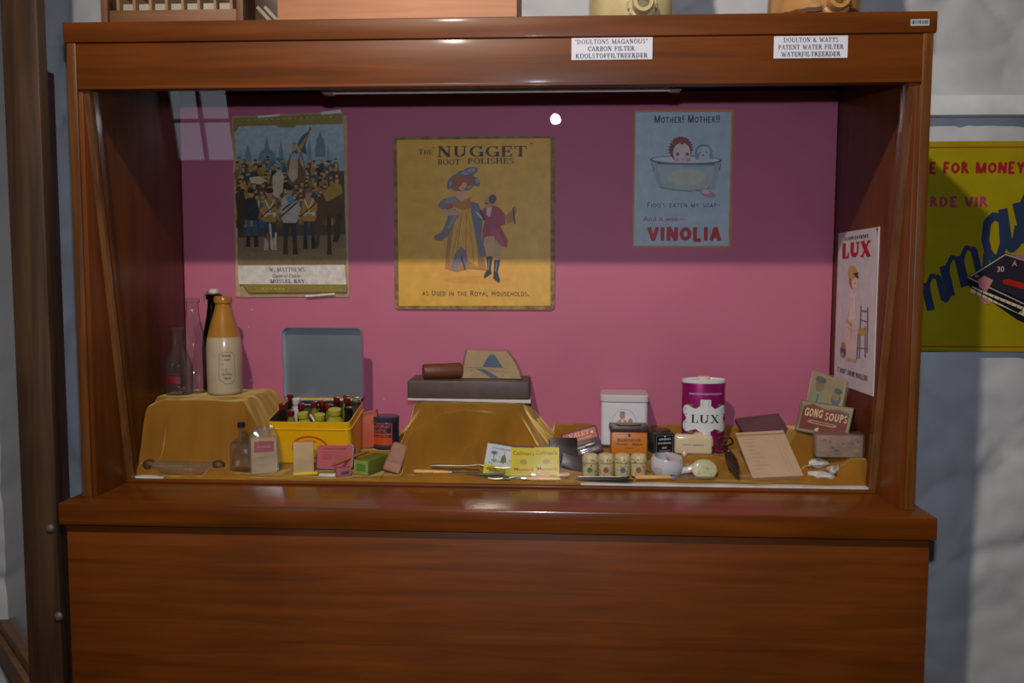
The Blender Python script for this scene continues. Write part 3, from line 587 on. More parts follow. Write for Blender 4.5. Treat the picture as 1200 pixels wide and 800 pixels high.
# two cigarette packs
p.poly([(205, 512), (328, 428), (520, 490), (520, 720), (385, 664), (205, 540)], '#1d1a22'); p.poly([(205, 512), (330, 428), (520, 488), (420, 600)], '#2e2a34'); p.line([(214, 512), (332, 434), (500, 486)], 4, '#b0a89c'); p.line([(205, 514), (415, 612)], 4, '#b0a89c')
p.poly([(215, 565), (222, 546), (420, 625), (410, 652)], '#cfc6a8')
for i in range(9): p.line([(240+i*20, 556+i*8), (236+i*20, 576+i*8)], 3, '#4a4034')
p.poly([(205, 540), (218, 552), (400, 628), (386, 640)], '#1d1a22'); p.poly([(242, 522), (262, 508), (294, 524), (272, 566), (246, 548)], '#c47a7a'); p.poly([(248, 590), (262, 586), (290, 606), (268, 612)], '#c47a7a'); p.ell(236, 510, 7, 5, '#a86a70')
p.poly([(326, 524), (345, 520), (500, 560), (490, 580), (330, 536)], '#a8281c'); p.text('30', 306, 330, 494, 18, '#c9c1b2', 'sans', .01); p.text('A', 356, 374, 474, 18, '#b98a80', 'sans', .03)
p.poly([(350, 436), (365, 428), (520, 478), (520, 492)], '#a86a66')
p.build('picture', t, Matrix(((sx, 0, 0, x0), (0, 0, -1, -0.004), (0, sz, 0, (zt-zb)+41*sz), (0, 0, 0, 1))), m=print_mat('printed_enamel', 0.3, 0.12, 9, 0.2))

# ------------------------------------------------------------------ gold velvet: height of the drape
def ss(a, b, x): t = max(0.0, min(1.0, (x-a)/(b-a))); return t*t*(3-2*t)
RIDGES = [((.015, .235), (-.18, .15), .048, .020), ((.01, .205), (-.14, .137), -.022, .013), ((.03, .215), (.02, .15), -.014, .014), ((.02, .225), (-.075, .135), .024, .018), ((.035, .24), (.10, .16), .024, .016), ((-.165, .25), (-.215, .15), .020, .014), ((-.09, .20), (-.15, .14), .014, .014),
          ((-.525, .205), (-.505, .135), .020, .010), ((-.60, .185), (-.615, .14), .016, .014), ((-.655, .185), (-.69, .14), .018, .013), ((-.56, .18), (-.57, .14), .012, .012), ((-.715, .19), (-.70, .13), .012, .009), ((.50, .22), (.40, .17), .012, .012), ((.62, .165), (.71, .140), .016, .011), ((.60, .15), (.63, .19), .014, .010), ((.715, .13), (.715, .18), .014, .009), ((.50, .132), (.72, .134), .006, .006), ((-.44, .128), (-.22, .132), .007, .006), ((.33, .20), (.47, .21), .012, .010), ((.56, .24), (.60, .16), .010, .012)]
def segt(x, y, a, b):
    dx, dy = b[0]-a[0], b[1]-a[1]; return max(0, min(1, ((x-a[0])*dx+(y-a[1])*dy)/(dx*dx+dy*dy)))
def segd(x, y, a, b):
    dx, dy = b[0]-a[0], b[1]-a[1]; t = max(0, min(1, ((x-a[0])*dx+(y-a[1])*dy)/(dx*dx+dy*dy))); return math.hypot(x-a[0]-t*dx, y-a[1]-t*dy)
def z_raw(x, y):
    z = .868 + .20*max(0, y-.13) + (.02*ss(.30, .38, y) if x > .12 else 0)
    xs = .622-.045*ss(.18, .23, y); z += (.92+.45*(min(y, .225)-.15)-.10*max(0, y-.26)-z)*ss(xs, xs+.045, x)*ss(.126, .166, y)
    z += (1.012-z)*(1-ss(-.535, -.455, x))*ss(.132, .20, y)*(0.9+0.1*ss(-.735, -.69, x))
    z += (1.0-z)*ss(-.235, -.155, x)*(1-ss(.03, .135, x))*min(1, max(0, (y-.128)/.135))**0.85
    return z
def z_drape(x, y):
    z = z_raw(x, y)
    for a, b, h, wd in RIDGES:
        d = segd(x, y, a, b)
        if d < 3*wd: z += h*math.exp(-(d/wd)**2)*(0.12+0.88*ss(0, .5, segt(x, y, a, b)))
    return z + .0035*noise.noise(Vector((x*17, y*17, 3))) + .002*noise.noise(Vector((x*45, y*45, 8)))
PADS = []
def on(px, py, dy=0.0, rx=0.02, ry=0.02, pad=True, ymin=0.125):
    """foot of a thing seen at that point of the drape; flattens the cloth under it"""
    d = ray(px, py); y = ymin; hit = None
    while y < 0.378:
        P = CAM + d*((y-CAM.y)/d.y)
        if P.z <= z_raw(P.x, y)+.002: hit = P; break
        y += 0.002
    if hit is None: hit = CAM + d*((0.36-CAM.y)/d.y); hit.z = z_raw(hit.x, .36)+.002
    z = max(hit.z, z_raw(hit.x, hit.y)) ; x, y = hit.x, hit.y
    k = (y+dy-CAM.y)/(y-CAM.y) if dy else 1; c = Vector((CAM.x+(x-CAM.x)*k if dy else x, y+dy, z))
    if pad: PADS.append((c.x, c.y, rx, ry, z))
    return c
def pxs(Y): return (Y-CAM.y)/FPX       # metres per reference pixel at depth Y
LX = lambda c: math.atan2(c.x-CAM.x, c.y-CAM.y)

# ------------------------------------------------------------------ bottles on the left mound
def bottle(name, label, loc, prof, m, n=28, sx=1, sy=1, cat='bottle', group=None):
    t = thing(name, label, cat, loc, group=group); lathe(bm := nb(), prof, n, sx=sx, sy=sy); obj('body', bm, m, t); return t
def cylprint(p, t, name, r, z0=0.0, step=0.004, m=None, sy=1.0, a0=0.0):
    p.build(name, t, fn=lambda u, v, k: Vector(((r+k)*math.sin(u/r+a0), -(r+k)*sy*math.cos(u/r+a0), z0+v)), step=step, m=m)
c = on(264, 464, .036, .036, .036)
t = thing('stoneware_bottle', 'two-tone stoneware ginger beer bottle, tan shoulder, cream body, black stamp', 'bottle', c)
obj('body', lathe(nb(), [(.032, 0), (.0355, .003), (.037, .008), (.0375, .06), (.0375, .1), (.0365, .115), (.0345, .125)], 40), mat('cream_stoneware', '#b8a88c', 0.25, coat=.5, var=.06), t)
obj('neck', lathe(nb(), [(.0345, .125), (.0315, .138), (.026, .158), (.020, .178), (.0165, .192), (.016, .196), (.0185, .198), (.0195, .204), (.0185, .211), (.014, .213), (.011, .213), (.010, .205)], 40), mat('tan_stoneware', '#a8752c', 0.22, coat=.6, var=.1), t)['label'] = 'tan glazed neck and lip'
p = Print(); p.line([(.004, .035), (.002, .05), (.004, .062), (.004, .088), (.014, .094), (.028, .094), (.036, .088)], .0007, '#4a443a'); p.line([(.004, .035), (.016, .026), (.03, .027), (.036, .036), (.036, .088)], .0007, '#4a443a')
p.worn(.010, .030, .084, .005, '#4a443a'); p.worn(.014, .027, .076, .004, '#4a443a'); p.worn(.010, .030, .045, .0035, '#5a5448'); p.worn(.013, .028, .036, .004, '#4a443a')
for i in range(10): p.ell(random.uniform(.01, .03), random.uniform(.05, .07), random.uniform(.0006, .0016), .0006, '#6a6252', random.uniform(0, 90))
cylprint(p, t, 'stamp', .0376)
c = on(210, 464, .030, .03, .03)
t = bottle('printed_bottle', 'short clear glass bottle with red print on its body', c, [(.026, 0), (.0285, .004), (.029, .02), (.029, .062), (.026, .076), (.017, .095), (.0125, .108), (.0118, .136), (.0135, .138), (.0135, .146), (.0105, .147)], GLASS)
p = Print(); p.rect(-.016, .026, .016, .042, '#701a16'); p.rect(-.014, .046, .014, .0475, '#701a16'); p.rect(-.014, .021, .014, .0225, '#701a16')
cylprint(p, t, 'red_print', .0292)
bottle('clear_bottle', 'tall clear glass bottle standing behind the red-printed one', on(228, 461, .022, .025, .025), [(.025, 0), (.0275, .004), (.028, .1), (.024, .125), (.016, .16), (.013, .185), (.013, .197), (.0155, .198), (.0155, .207), (.012, .208)], GLASS)
t = bottle('green_bottle', 'dark green glass bottle with swing stopper behind stoneware bottle', Vector((atY(253, 440, .344).x, .344, z_raw(-.6, .344))), [(.023, 0), (.027, .004), (.028, .1), (.025, .128), (.018, .165), (.0145, .19), (.014, .205), (.017, .207), (.017, .217), (.013, .219)], glassy('green_glass', (.05, .10, .03), (.01, .02, .005), .06))
PADS.append((t.location.x, t.location.y, .033, .033, t.location.z))
obj('stopper', lathe(nb(), [(.009, .218), (.0115, .221), (.0115, .227), (.007, .230)], 16), mat('porcelain', '#d4d0c4', .3), t); obj('wire', tube(nb(), [(-.018, 0, .195), (-.0235, 0, .205), (-.021, 0, .216), (-.010, 0, .226)], .0012, 6), STEEL, t)
c = on(284, 553, .009, .018, .012)
t = thing('medicine_bottle', 'small flat clear glass medicine bottle with black cap', 'bottle', c, (0, 0, -.1))
bm = nb(); prism(bm, rrect(.045, .022, .005), 0, .058, .003); obj('body', bm, GLASS, t)
obj('shoulder', lathe(nb(), [(.0225, .058), (.017, .064), (.0075, .069), (.006, .072), (.006, .088), (.0072, .089), (.0072, .091)], 20, sy=.55), GLASS, t); obj('cap', lathe(nb(), [(.0075, .090), (.0078, .091), (.0078, .099), (.006, .100)], 16), BLACKP, t)
obj('thick_base', box(nb(), -.021, .021, -.010, .010, .001, .006, .002), glassy('thick_glass', (.75, .76, .76), (.5, .5, .5), .12), t)
a = on(176, 541, .0, .012, .012, ymin=.136); b = on(258, 545, .0, .012, .012, ymin=.136); a.y = b.y = .141; a.z = b.z = .884
t = thing('feeding_bottle', 'boat-shaped glass baby feeding bottle with brown rubber ends', 'bottle', (a+b)/2); L2 = (b.x-a.x)/2
obj('body', tube(nb(), [(-L2+.006, 0, .004), (-L2*.8, 0, .002), (-L2*.5, 0, -.002), (0, 0, -.004), (L2*.5, 0, -.003), (L2*.8, 0, 0), (L2-.006, 0, .002)], [.008, .010, .0135, .0155, .014, .011, .008], 18), glassy('feeder_glass', (.86, .86, .84), (.5, .5, .5), .11, .06, .07, (.8, .8, .78)), t)
RUB = mat('brown_rubber', '#4a2e1c', .5)
for s, tip in ((-1, .014), (1, .011)):
    obj('teat', tube(nb(), [(s*(L2-.010), 0, .003), (s*(L2-.002), 0, .004), (s*(L2+.004), 0, .004), (s*(L2+.010), 0, .005)], [.0095, .0115, .0105, .006], 14), RUB, t)
obj('filler_knob', lathe(nb(), [(.006, 0), (.008, .003), (.008, .007), (.004, .010)], 12, M=Matrix.Translation((L2-.008, -.006, -.012))), glassy('thick_glass'), t)

# ------------------------------------------------------------------ boxes at the left front
def carton(name, label, loc, rot, wd, d, h, m, cat='box', bev=.0012, part='body'):
    t = thing(name, label, cat, loc, rot); obj(part, box(nb(), -wd/2, wd/2, -d/2, d/2, 0, h, bev), m, t); return t
KRAFT = mat('kraft_card', '#b29a6e', .7, scale=50)
c = on(310, 555, .016, .03, .018); wd = .050
t = carton('wrapped_carton', 'upright cardboard carton with red label in crinkled clear wrap', c, (0, 0, .35), wd, .030, .072, KRAFT)
p = Print(); p.rect(.006, .044, .044, .066, '#a82c3a'); p.worn(.012, .038, .053, .004, '#c88890'); p.line([(.010, .034), (.034, .034)], .0006, '#6a5a40'); p.line([(.016, .031), (.030, .031)], .0005, '#6a5a40'); p.line([(.012, .018), (.032, .018)], .0005, '#6a5a40')
p.build('label_print', t, front(-wd/2, -.0152, 0))
p = Print(); p.rect(0, .044, .026, .066, '#9a2836'); p.build('label_side', t, Matrix(((0, 0, 1, wd/2+.0002), (1, 0, 0, -.013), (0, 1, 0, 0), (0, 0, 0, 1))))
bm = nb(); R = random.Random(5)
bmesh.ops.create_grid(bm, x_segments=7, y_segments=7, size=.5)
for v in bm.verts:
    x, y = v.co.x, v.co.y; e = max(abs(x), abs(y))*2; v.co = Vector((x*.056, y*.036, .076+.018*(1-e**4)+R.uniform(-.004, .004)*(1 if e < .9 else .3)))
low = [v for v in bm.verts if v.co.z < .082]
r = bmesh.ops.extrude_edge_only(bm, edges=[e for e in bm.edges if e.is_boundary]); 
for v in [g for g in r['geom'] if isinstance(g, bmesh.types.BMVert)]: v.co.z = .002
obj('clear_wrap', bm, PLASTIC, t, 20)
c = on(356, 557, .010, .017, .012)
t = carton('soap_carton', 'small plain tan card box standing on a yellow base strip', c, (-.06, 0, .3), .040, .022, .066, KRAFT)
obj('yellow_strip', box(nb(), -.021, .027, -.014, .010, 0, .006, .001), mat('yellow_card', '#c8b420', .5), t)
c = on(392, 552, .014, .035, .014)
t = thing('pink_tin', 'flat pink rounded tin leaning upright against the yellow tin', 'tin', c, (-.38, 0, 0))
bm = nb(); prism(bm, rrect(.078, .054, .009), -.007, .007, .0012, M=Matrix(((1, 0, 0, 0), (0, 0, 1, 0), (0, 1, 0, .027), (0, 0, 0, 1)))); obj('body', bm, mat('pink_tin_edge', '#8e7a86', .35, .5), t)
p = Print(); p.poly([(x+.039, y+.027) for x, y in rrect(.073, .049, .008)], '#a84e58'); p.worn(.015, .062, .040, .004, '#6a2c38'); p.line([(.012, .034), (.066, .034)], .0005, '#7c3a44')
for i in range(3): p.line([(.014, .029-.004*i), (.034, .029-.004*i)], .001, '#74323e'); p.line([(.040, .029-.004*i), (.064, .029-.004*i)], .001, '#8a4650')
p.build('lid_print', t, front(-.039, -.0072, 0), m=TIN)
c = on(402, 558, .006, .014, .008)
t = carton('small_pink_box', 'small pink box with a dark label patch before pink tin', c, (0, 0, .45), .030, .020, .017, mat('pink_card', '#9c5260', .6))
p = Print(); p.poly([(.010, .004), (.025, .006), (.025, .012), (.010, .010)], '#3c3644'); p.build('label_patch', t, front(-.015, -.0102, 0))
tag(obj('paper_slip', box(nb(), -.017, .017, -.006, .006, 0, .006, .002), mat('slip_white', '#c4c8c4', .4, scale=120, var=.2)), 'little white paper slip lying before the pink tin', 'paper').location = on(384, 559, .006, .016, .006)
c = on(424, 536, .006, .02, .012); d_ = on(394, 555, 0, .01, .01, False)
t = thing('pencil', 'orange-brown wooden pencil lying between pink tin and green box', 'pencil', (0, 0, 0)); A = Vector((d_.x, d_.y-.004, d_.z+.021)); B = atY(431, 528, .215)
obj('shaft', tube(nb(), [A, A.lerp(B, .5), B], .0032, 6), mat('pencil_wood', '#a06a34', .5), t); obj('tip', tube(nb(), [A, A+(A-B).normalized()*.010], [.0032, .0006], 6), mat('pencil_tip', '#7a5a40', .6), t); t.location = (0, 0, 0)
c = on(436, 556, .030, .022, .032)
t = carton('green_box', 'small green card box with paler green end label', c, (0, 0, -.42), .036, .072, .030, mat('green_card', '#596820', .6, var=.2), bev=.001)
p = Print(); p.rect(.001, .001, .035, .029, '#8a9646'); p.rect(.007, .007, .029, .022, '#4a7a30'); p.rect(.010, .010, .026, .019, '#528438'); p.build('end_label', t, front(-.018, -.0362, 0))
c = on(459, 556, .014, .018, .016)
t = thing('leather_pouch', 'crumpled brown leather pouch leaning on the velvet mound', 'pouch', c, (-.35, .25, -.1))
bm = nb(); box(bm, -.020, .020, -.010, .010, 0, .062, .005, 3)
for v in bm.verts: k = v.co.z/.062; v.co.x *= 1-.25*k; v.co.y *= 1-.6*k; v.co += Vector((.003*noise.noise(v.co*90), .003*noise.noise(v.co*90+Vector((5, 0, 0))), 0))
obj('body', bm, mat('pouch_leather', '#8a5e48', .6, scale=60, bump=.3), t, 60); obj('flap', box(nb(), -.017, .017, -.0125, -.0095, .002, .020, .001), mat('flap_leather', '#96684e', .6), t)
# yellow tin with small bottles
F0 = Vector((-.4715, .19, .977)); W2 = .172; tilt = math.atan2(.024, .12)
t = thing('yellow_tin', 'bright yellow tin with hinged lid open, full of small bottles', 'tin', ((-.471-.297)/2, .255, .897), (tilt, 0, 0)); H = .090; D = .128
YT = mat('yellow_enamel', '#e3ac08', .25, var=.03, coat=.4)
bm = nb(); shell(bm, rrect(W2, D, .010), 0, H, .0015); obj('body', bm, YT, t)
bm = nb(); shell(bm, rrect(W2+.003, D+.003, .011), H-.018, H-.0155, .002, .0); obj('rim_bead', tube(nb(), [(x*1.006, y*1.006, H-.016) for x, y in rrect(W2, D, .010)+rrect(W2, D, .010)[:1]], .0014, 6, False), YT, t); bm.free()
obj('tin_lining', shell(nb(), rrect(W2-.004, D-.004, .009), .002, H-.001, .0006), mat('lining', '#8a8068', .35, .7), t)
p = Print(); P = [(.086+.036*math.cos(a*math.pi/18), .034+.024*math.sin(a*math.pi/18)) for a in range(-3, 37)]; p.line(P, .0042, '#c8500c'); p.ell(.086, .048, .016, .004, '#d8820c'); p.build('oval_mark', t, front(-W2/2, -D/2-.0002, 0), m=TIN)
lid = obj('lid', shell(nb(), rrect(W2+.002, .160, .012), -.010, .008, .0012), mat('lid_metal', '#b9c0c6', .30, .85, .08, 11), t); lid['label'] = 'bare silvery inside of the open lid'
lid.matrix_local = Matrix.Translation((0, D/2+.008, H+.082)) @ Matrix.Rotation(math.pi/2-tilt*1.0+.02, 4, 'X')
obj('hinge_strip', box(nb(), -W2/2+.006, W2/2-.006, D/2-.0015, D/2+.004, H-.001, H+.005), YT, t)
Tm = Matrix.Translation(t.location) @ Matrix.Rotation(tilt, 4, 'X')
REDC = mat('red_cap', '#6e1420', .35); WCAP = mat('white_cap', '#c8c4c4', .4); AMB = glassy('amber_glass', (.45, .42, .10), (.2, .18, .05), .06, .05, .35, (.55, .50, .05)); DARKG = glassy('dark_vial', (.2, .1, .06), (.05, .03, .02), .06, .05, .3, (.05, .03, .02))
def vial(x, y, h, r, cap, body, label, group=None, top_r=None):
    v = thing('small_bottle', label, 'bottle', Tm @ Vector((x, y, .020)), (tilt+random.uniform(-.05, .05), random.uniform(-.08, .08), 0), group)
    obj('body', lathe(nb(), [(r*.9, 0), (r, .002), (r, h*.72), (r*.6, h*.84), (r*.55, h*.9)], 14), body, v); obj('cap', lathe(nb(), [(r*.75, h*.86), (r*.8, h*.87), (r*.8, h*.99), (r*.6, h)], 14), cap, v); return v
RC = 'small red-capped bottle inside the open yellow tin'; RG = 'red-capped bottles in the yellow tin'
for x, y in ((-.068, .052), (-.060, .028), (-.070, -.002), (-.050, -.030), (-.034, -.006), (-.006, .004), (.012, .020), (.028, .048), (.048, .044), (.062, .030), (.028, .004)):
    dk = (x, y) in ((-.068, .052), (-.070, -.002), (-.034, -.006), (.012, .020), (.028, .048), (.062, .030))
    vial(x, y, .086+random.uniform(-.004, .006), .0085, REDC, DARKG if dk else AMB, 'small dark bottle with red cap inside the open yellow tin' if dk else 'small yellowish bottle with red cap inside the open yellow tin', 'dark red-capped bottles in the tin' if dk else 'yellowish red-capped bottles in the tin')
vial(-.048, .010, .094, .0105, WCAP, mat('opaque_white', '#b8b4ae', .4), 'white-capped jar among the red-capped bottles in the tin')
vial(.070, .046, .088, .010, glassy('clear_stop', (.8, .8, .8), (.4, .4, .4), .1), GLASS, 'clear glass stoppered bottle at the corner of the tin')
vial(.068, -.004, .082, .010, BLACKP, DARKG, 'black-capped bottle inside the open yellow tin')
YL = glassy('yellow_liquid', (.7, .66, .08), (.4, .36, .05), .06, .03, .6, (.62, .56, .05))
for x, y, r, h in ((-.014, -.032, .014, .080), (.012, -.036, .014, .078), (.042, -.020, .017, .084)): vial(x, y, h, r, mat('cork_yellow', '#a89a2c', .5), YL, 'bottle of yellow liquid standing at the front of the tin', 'yellow liquid bottles in the tin')
tag(obj('glass_dropper', tube(nb(), [Tm @ Vector((-.010, -.012, .086)), Tm @ Vector((.018, -.050, .070))], .0022, 8), mat('dropper_glass', '#d4d4cc', .15)), 'thin glass dropper rod lying across the bottles in the tin', 'dropper')
tag(obj('steel_rod', tube(nb(), [Tm @ Vector((-.066, .058, .083)), Tm @ Vector((.020, .058, .083))], .0024, 8), STEEL), 'thin steel rod resting along the back rim of the tin', 'rod')
# orange carton and plaster tin
c = on(436, 527, .010, .02, .014, ymin=.22)
t = carton('orange_carton', 'tilted orange card carton with dark edging beside plaster tin', c+Vector((-.002, .012, .002)), (-.12, -.24, .1), .056, .026, .078, mat('orange_card', '#b04a26', .6))
p = Print(); p.frame(.003, .003, .053, .070, .0012, '#5a4a48'); p.text('4', .040, .048, .050, .006, '#3a2430'); p.line([(0, .0735), (.056, .0735)], .002, '#6a3424'); p.build('edge_print', t, front(-.028, -.0132, 0))
c = on(453, 527, .026, .027, .027, ymin=.22)
t = thing('plaster_tin', 'round dark blue and orange sticking plaster tin', 'tin', c); r = .0275
obj('body', lathe(nb(), [(r*.97, 0), (r, .001), (r, .061), (r*.98, .062)], 40), mat('navy_tin', '#1c2236', .3, coat=.3), t); obj('lid', lathe(nb(), [(r+.0008, .059), (r+.001, .060), (r+.001, .069), (r*.95, .0705)], 40), mat('navy_lid', '#26384a', .28, coat=.4), t)
p = Print(); p.rect(-.034, .004, .018, .058, '#c04e24'); p.rect(-.033, .036, .016, .056, '#1f2644'); p.text('ELASTOPLAST', -.029, .014, .0475, .0065, '#c86038', 'sans', .02); p.text('ELASTIC', -.025, .006, .0385, .0065, '#c86038', 'sans', .02); p.rect(-.033, .027, .016, .032, '#4a2c34'); p.worn(-.029, .012, .0278, .003, '#c86038'); p.rect(-.033, .006, .016, .011, '#4c3a44'); p.rect(-.033, .0045, .016, .006, '#1f2644')
cylprint(p, t, 'printed_label', r+.0001, m=TIN)
# ------------------------------------------------------------------ brown box on the centre mound
bx0, bx1 = -.196, .066; bz = 1.003
t = thing('brown_box', 'long flat dark brown box on the central velvet mound', 'box', ((bx0+bx1)/2, .325, bz), (0, 0, 0)); wd = bx1-bx0; PADS.append((t.location.x, .325, .11, .048, bz))
obj('lid', box(nb(), -wd/2, wd/2, -.055, .050, .006, .046, .004, 3), mat('brown_leatherette', '#54433e', .5, scale=50, var=.15), t)
bm = nb(); box(bm, -wd/2+.002, wd/2+.002, -.0565, .048, .0005, .0065, .001)
for v in bm.verts: v.co.z += .002*math.sin(v.co.x*37)*(1 if v.co.z < .003 else .3); v.co.x *= 1.01
obj('paper_lining', bm, mat('lining_paper', '#cac6c0', .6), t)['label'] = 'white paper edge showing beneath'
a = atY(496, 449, .30); b = atY(541, 441, .30)
t = thing('cigar_roll', 'dark reddish brown cylindrical roll lying on the brown box', 'roll', ((a.x+b.x)/2, .30, bz+.046)); L2 = (b.x-a.x)/2
obj('wrapper', lathe(nb(), [(.015, -L2), (.0165, -L2+.003), (.0165, L2*.3), (.0172, L2*.32), (.0172, L2-.003), (.015, L2)], 24, M=Matrix.Translation((0, 0, .0172)) @ Matrix.Rotation(.35, 4, 'Z') @ Matrix.Rotation(math.pi/2, 4, 'Y')), mat('roll_brown', '#6a3820', .5, scale=40, bump=.3), t)
obj('end_disc', lathe(nb(), [(.0125, L2-.001), (.0125, L2+.0012), (.003, L2+.0015)], 20, M=Matrix.Translation((0, 0, .0172)) @ Matrix.Rotation(.35, 4, 'Z') @ Matrix.Rotation(math.pi/2, 4, 'Y')), mat('roll_end', '#5c3a22', .7, scale=150, var=.3), t)
a = atY(542, 449, .31); b = atY(611, 449, .31)
t = thing('wrapped_packet', 'beige and blue packet in clear wrap on the brown box', 'packet', ((a.x+b.x)/2, .315, bz+.046), (-.05, 0, -.03)); wd = b.x-a.x
OUT = [(-.5, 0), (.5, 0), (.47, .018), (.40, .036), (.26, .060), (-.42, .062), (-.46, .04)]
bm = nb(); prism(bm, [(x*wd, z) for x, z in OUT], -.014, .014, .002, M=Matrix(((1, 0, 0, 0), (0, 0, 1, 0), (0, 1, 0, 0), (0, 0, 0, 1)))); obj('packet', bm, mat('beige_packet', '#b89a68', .6, scale=40), t)
p = Print(); p.poly([(.045, .026), (.058, .050), (.066, .054), (.073, .050), (.084, .032), (.090, .024)], '#3c5274'); p.poly([(.030, .022), (.050, .012), (.064, .002), (.082, .002), (.064, .013), (.048, .021)], '#3c5274'); p.line([(.006, .024), (.044, .024)], .0008, '#5a6a7a'); p.line([(.060, .019), (.10, .014)], .0008, '#5a6a7a')
for i in range(8): p.ell(random.uniform(.004, .11), random.uniform(.004, .02), .0012, .001, '#4a4a4c')
p.build('blue_print', t, front(-wd/2, -.0144, 0)); bm = nb(); prism(bm, [(x*wd*1.05, z*1.04) for x, z in OUT], -.0165, .0165, .004, M=Matrix(((1, 0, 0, 0), (0, 0, 1, 0), (0, 1, 0, 0), (0, 0, 0, 1)))); obj('clear_wrap', bm, PLASTIC, t, 25)

# ------------------------------------------------------------------ mustard tins
def mini_tin(name, label, px, py, rot, wd, h, d, pr, lidm=None, group=None):
    c = on(px, py, d/2, wd/2, d/2); t = thing(name, label, 'tin', c, rot, group)
    bm = nb(); prism(bm, rrect(wd, d, .003), 0, h, .0012); obj('body', bm, mat('mustard_tin', '#c8bc1c', .3, var=.04, coat=.3), t); pr.build('front_print', t, front(-wd/2, -d/2-.0001, 0), m=TIN)
    bm = nb(); prism(bm, rrect(wd*.8, d*.7, .003), h, h+.002); obj('top_plate', bm, mat('top_tin', '#6a6454', .4, .6), t); return t
wd, h = .058, .060
p = Print(); wk, hk = .058, .062; p.rect(0, .022, wk, hk, '#c6ccd4'); p.rect(0, 0, wk, .022, '#d0c01c'); p.worn(.010, .048, .053, .004, '#7a828c'); p.worn(.012, .046, .007, .0075, '#6a5c14')
for a in range(0, 360, 40): p.line([(.016, .046), (.016+.007*math.cos(math.radians(a)), .046+.005*math.sin(math.radians(a)))], .0016, '#4c6a50')
p.line([(.016, .046), (.017, .032)], .001, '#6a5a40'); p.ell(.018, .031, .006, .003, '#8a9a80'); p.poly([(.030, .030), (.032, .041), (.037, .046), (.041, .038), (.042, .030)], '#7a6c34'); p.line([(.037, .046), (.036, .052)], .0012, '#6a6a60'); p.ell(.050, .034, .003, .003, '#b0a04a')
for i in range(14): p.ell(random.uniform(.008, .052), random.uniform(.024, .030), .0016, .0009, random.choice(('#7a8a70', '#a89a60', '#8a8f96')))
mini_tin('picture_tin', 'leaning white and yellow tin with palm and ship picture', 582, 559, (-.1, .17, .1), wk, hk, .026, p)
def colman():
    p = Print(); p.rect(0, 0, .050, .060, '#cfc424'); p.text("Colman's", .004, .046, .046, .008, '#b02818', 'sans', .012); p.text('Mustard', .007, .045, .015, .007, '#b83020', 'sans', .008)
    p.ell(.025, .033, .007, .005, '#a89a28'); p.ell(.025, .034, .004, .004, '#b89030'); p.line([(.006, .028), (.046, .029)], .0005, '#9a8e20'); p.line([(.012, .011), (.040, .011)], .0006, '#8a7e1c'); p.line([(.014, .004), (.044, .004)], .0018, '#7a7020'); return p
mini_tin('mustard_tin', 'yellow mustard tin standing next to the palm picture tin', 613, 561, (-.06, .02, .02), .050, .060, .026, colman())
mini_tin('mustard_tin', 'yellow mustard tin standing next to the dark razor case', 641, 561, (-.14, -.02, -.06), .050, .060, .026, colman())
# ------------------------------------------------------------------ razor card and case
c = on(668, 553, .020, .03, .02)
t = thing('razor_case', 'open dark metal razor case behind the floral canisters', 'case', c, (-.25, .30, .1)); CASEM = mat('case_metal', '#4a403c', .35, .6, .2, 40)
obj('case_body', box(nb(), -.024, .044, -.012, .012, 0, .030, .003), CASEM, t); obj('case_lid', box(nb(), -.040, .020, .012, .018, .018, .066, .003, M=Matrix.Rotation(-.3, 4, 'Y')), CASEM, t)
c = on(684, 538, .02, .02, .02, ymin=.19)
t = thing('razor_card', 'purple and orange razor blade display card tilted in the case', 'card', c+Vector((.004, 0, .004)), (-.5, -.28, .05)); wd, h = .078, .058
obj('card', box(nb(), -wd/2, wd/2, -.003, .003, 0, h, .0008), mat('purple_card', '#4c2248', .5), t)
p = Print(); p.rect(.003, .032, .075, .055, '#a84a3e'); p.text('VALET', .016, .060, .043, .009, '#e0b898', 'serif'); p.worn(.020, .064, .035, .0045, '#d09a80'); p.rect(.006, .022, .058, .029, '#7a7468'); p.rect(.010, .016, .060, .0205, '#98948a'); p.rect(.006, .004, .070, .011, '#8a7a86')
for i in range(9): p.ell(.010+i*.007, .0075, .002, .0018, random.choice(('#b0a8b4', '#a83040', '#5a4a60')))
p.ell(.008, .034, .003, .003, '#d8b8a0'); p.ell(.066, .045, .003, .003, '#d8b8a0'); p.build('card_print', t, front(-wd/2, -.0031, 0))
obj('razor', tube(nb(), [(-.024, -.0055, .024), (.020, -.0055, .026)], .0026, 8), STEEL, t); obj('razor_head', box(nb(), .004, .026, -.009, -.003, .016, .021, .001), STEEL, t); obj('blister', box(nb(), -.034, .036, -.014, -.0032, .001, .014, .003), PLASTIC, t)
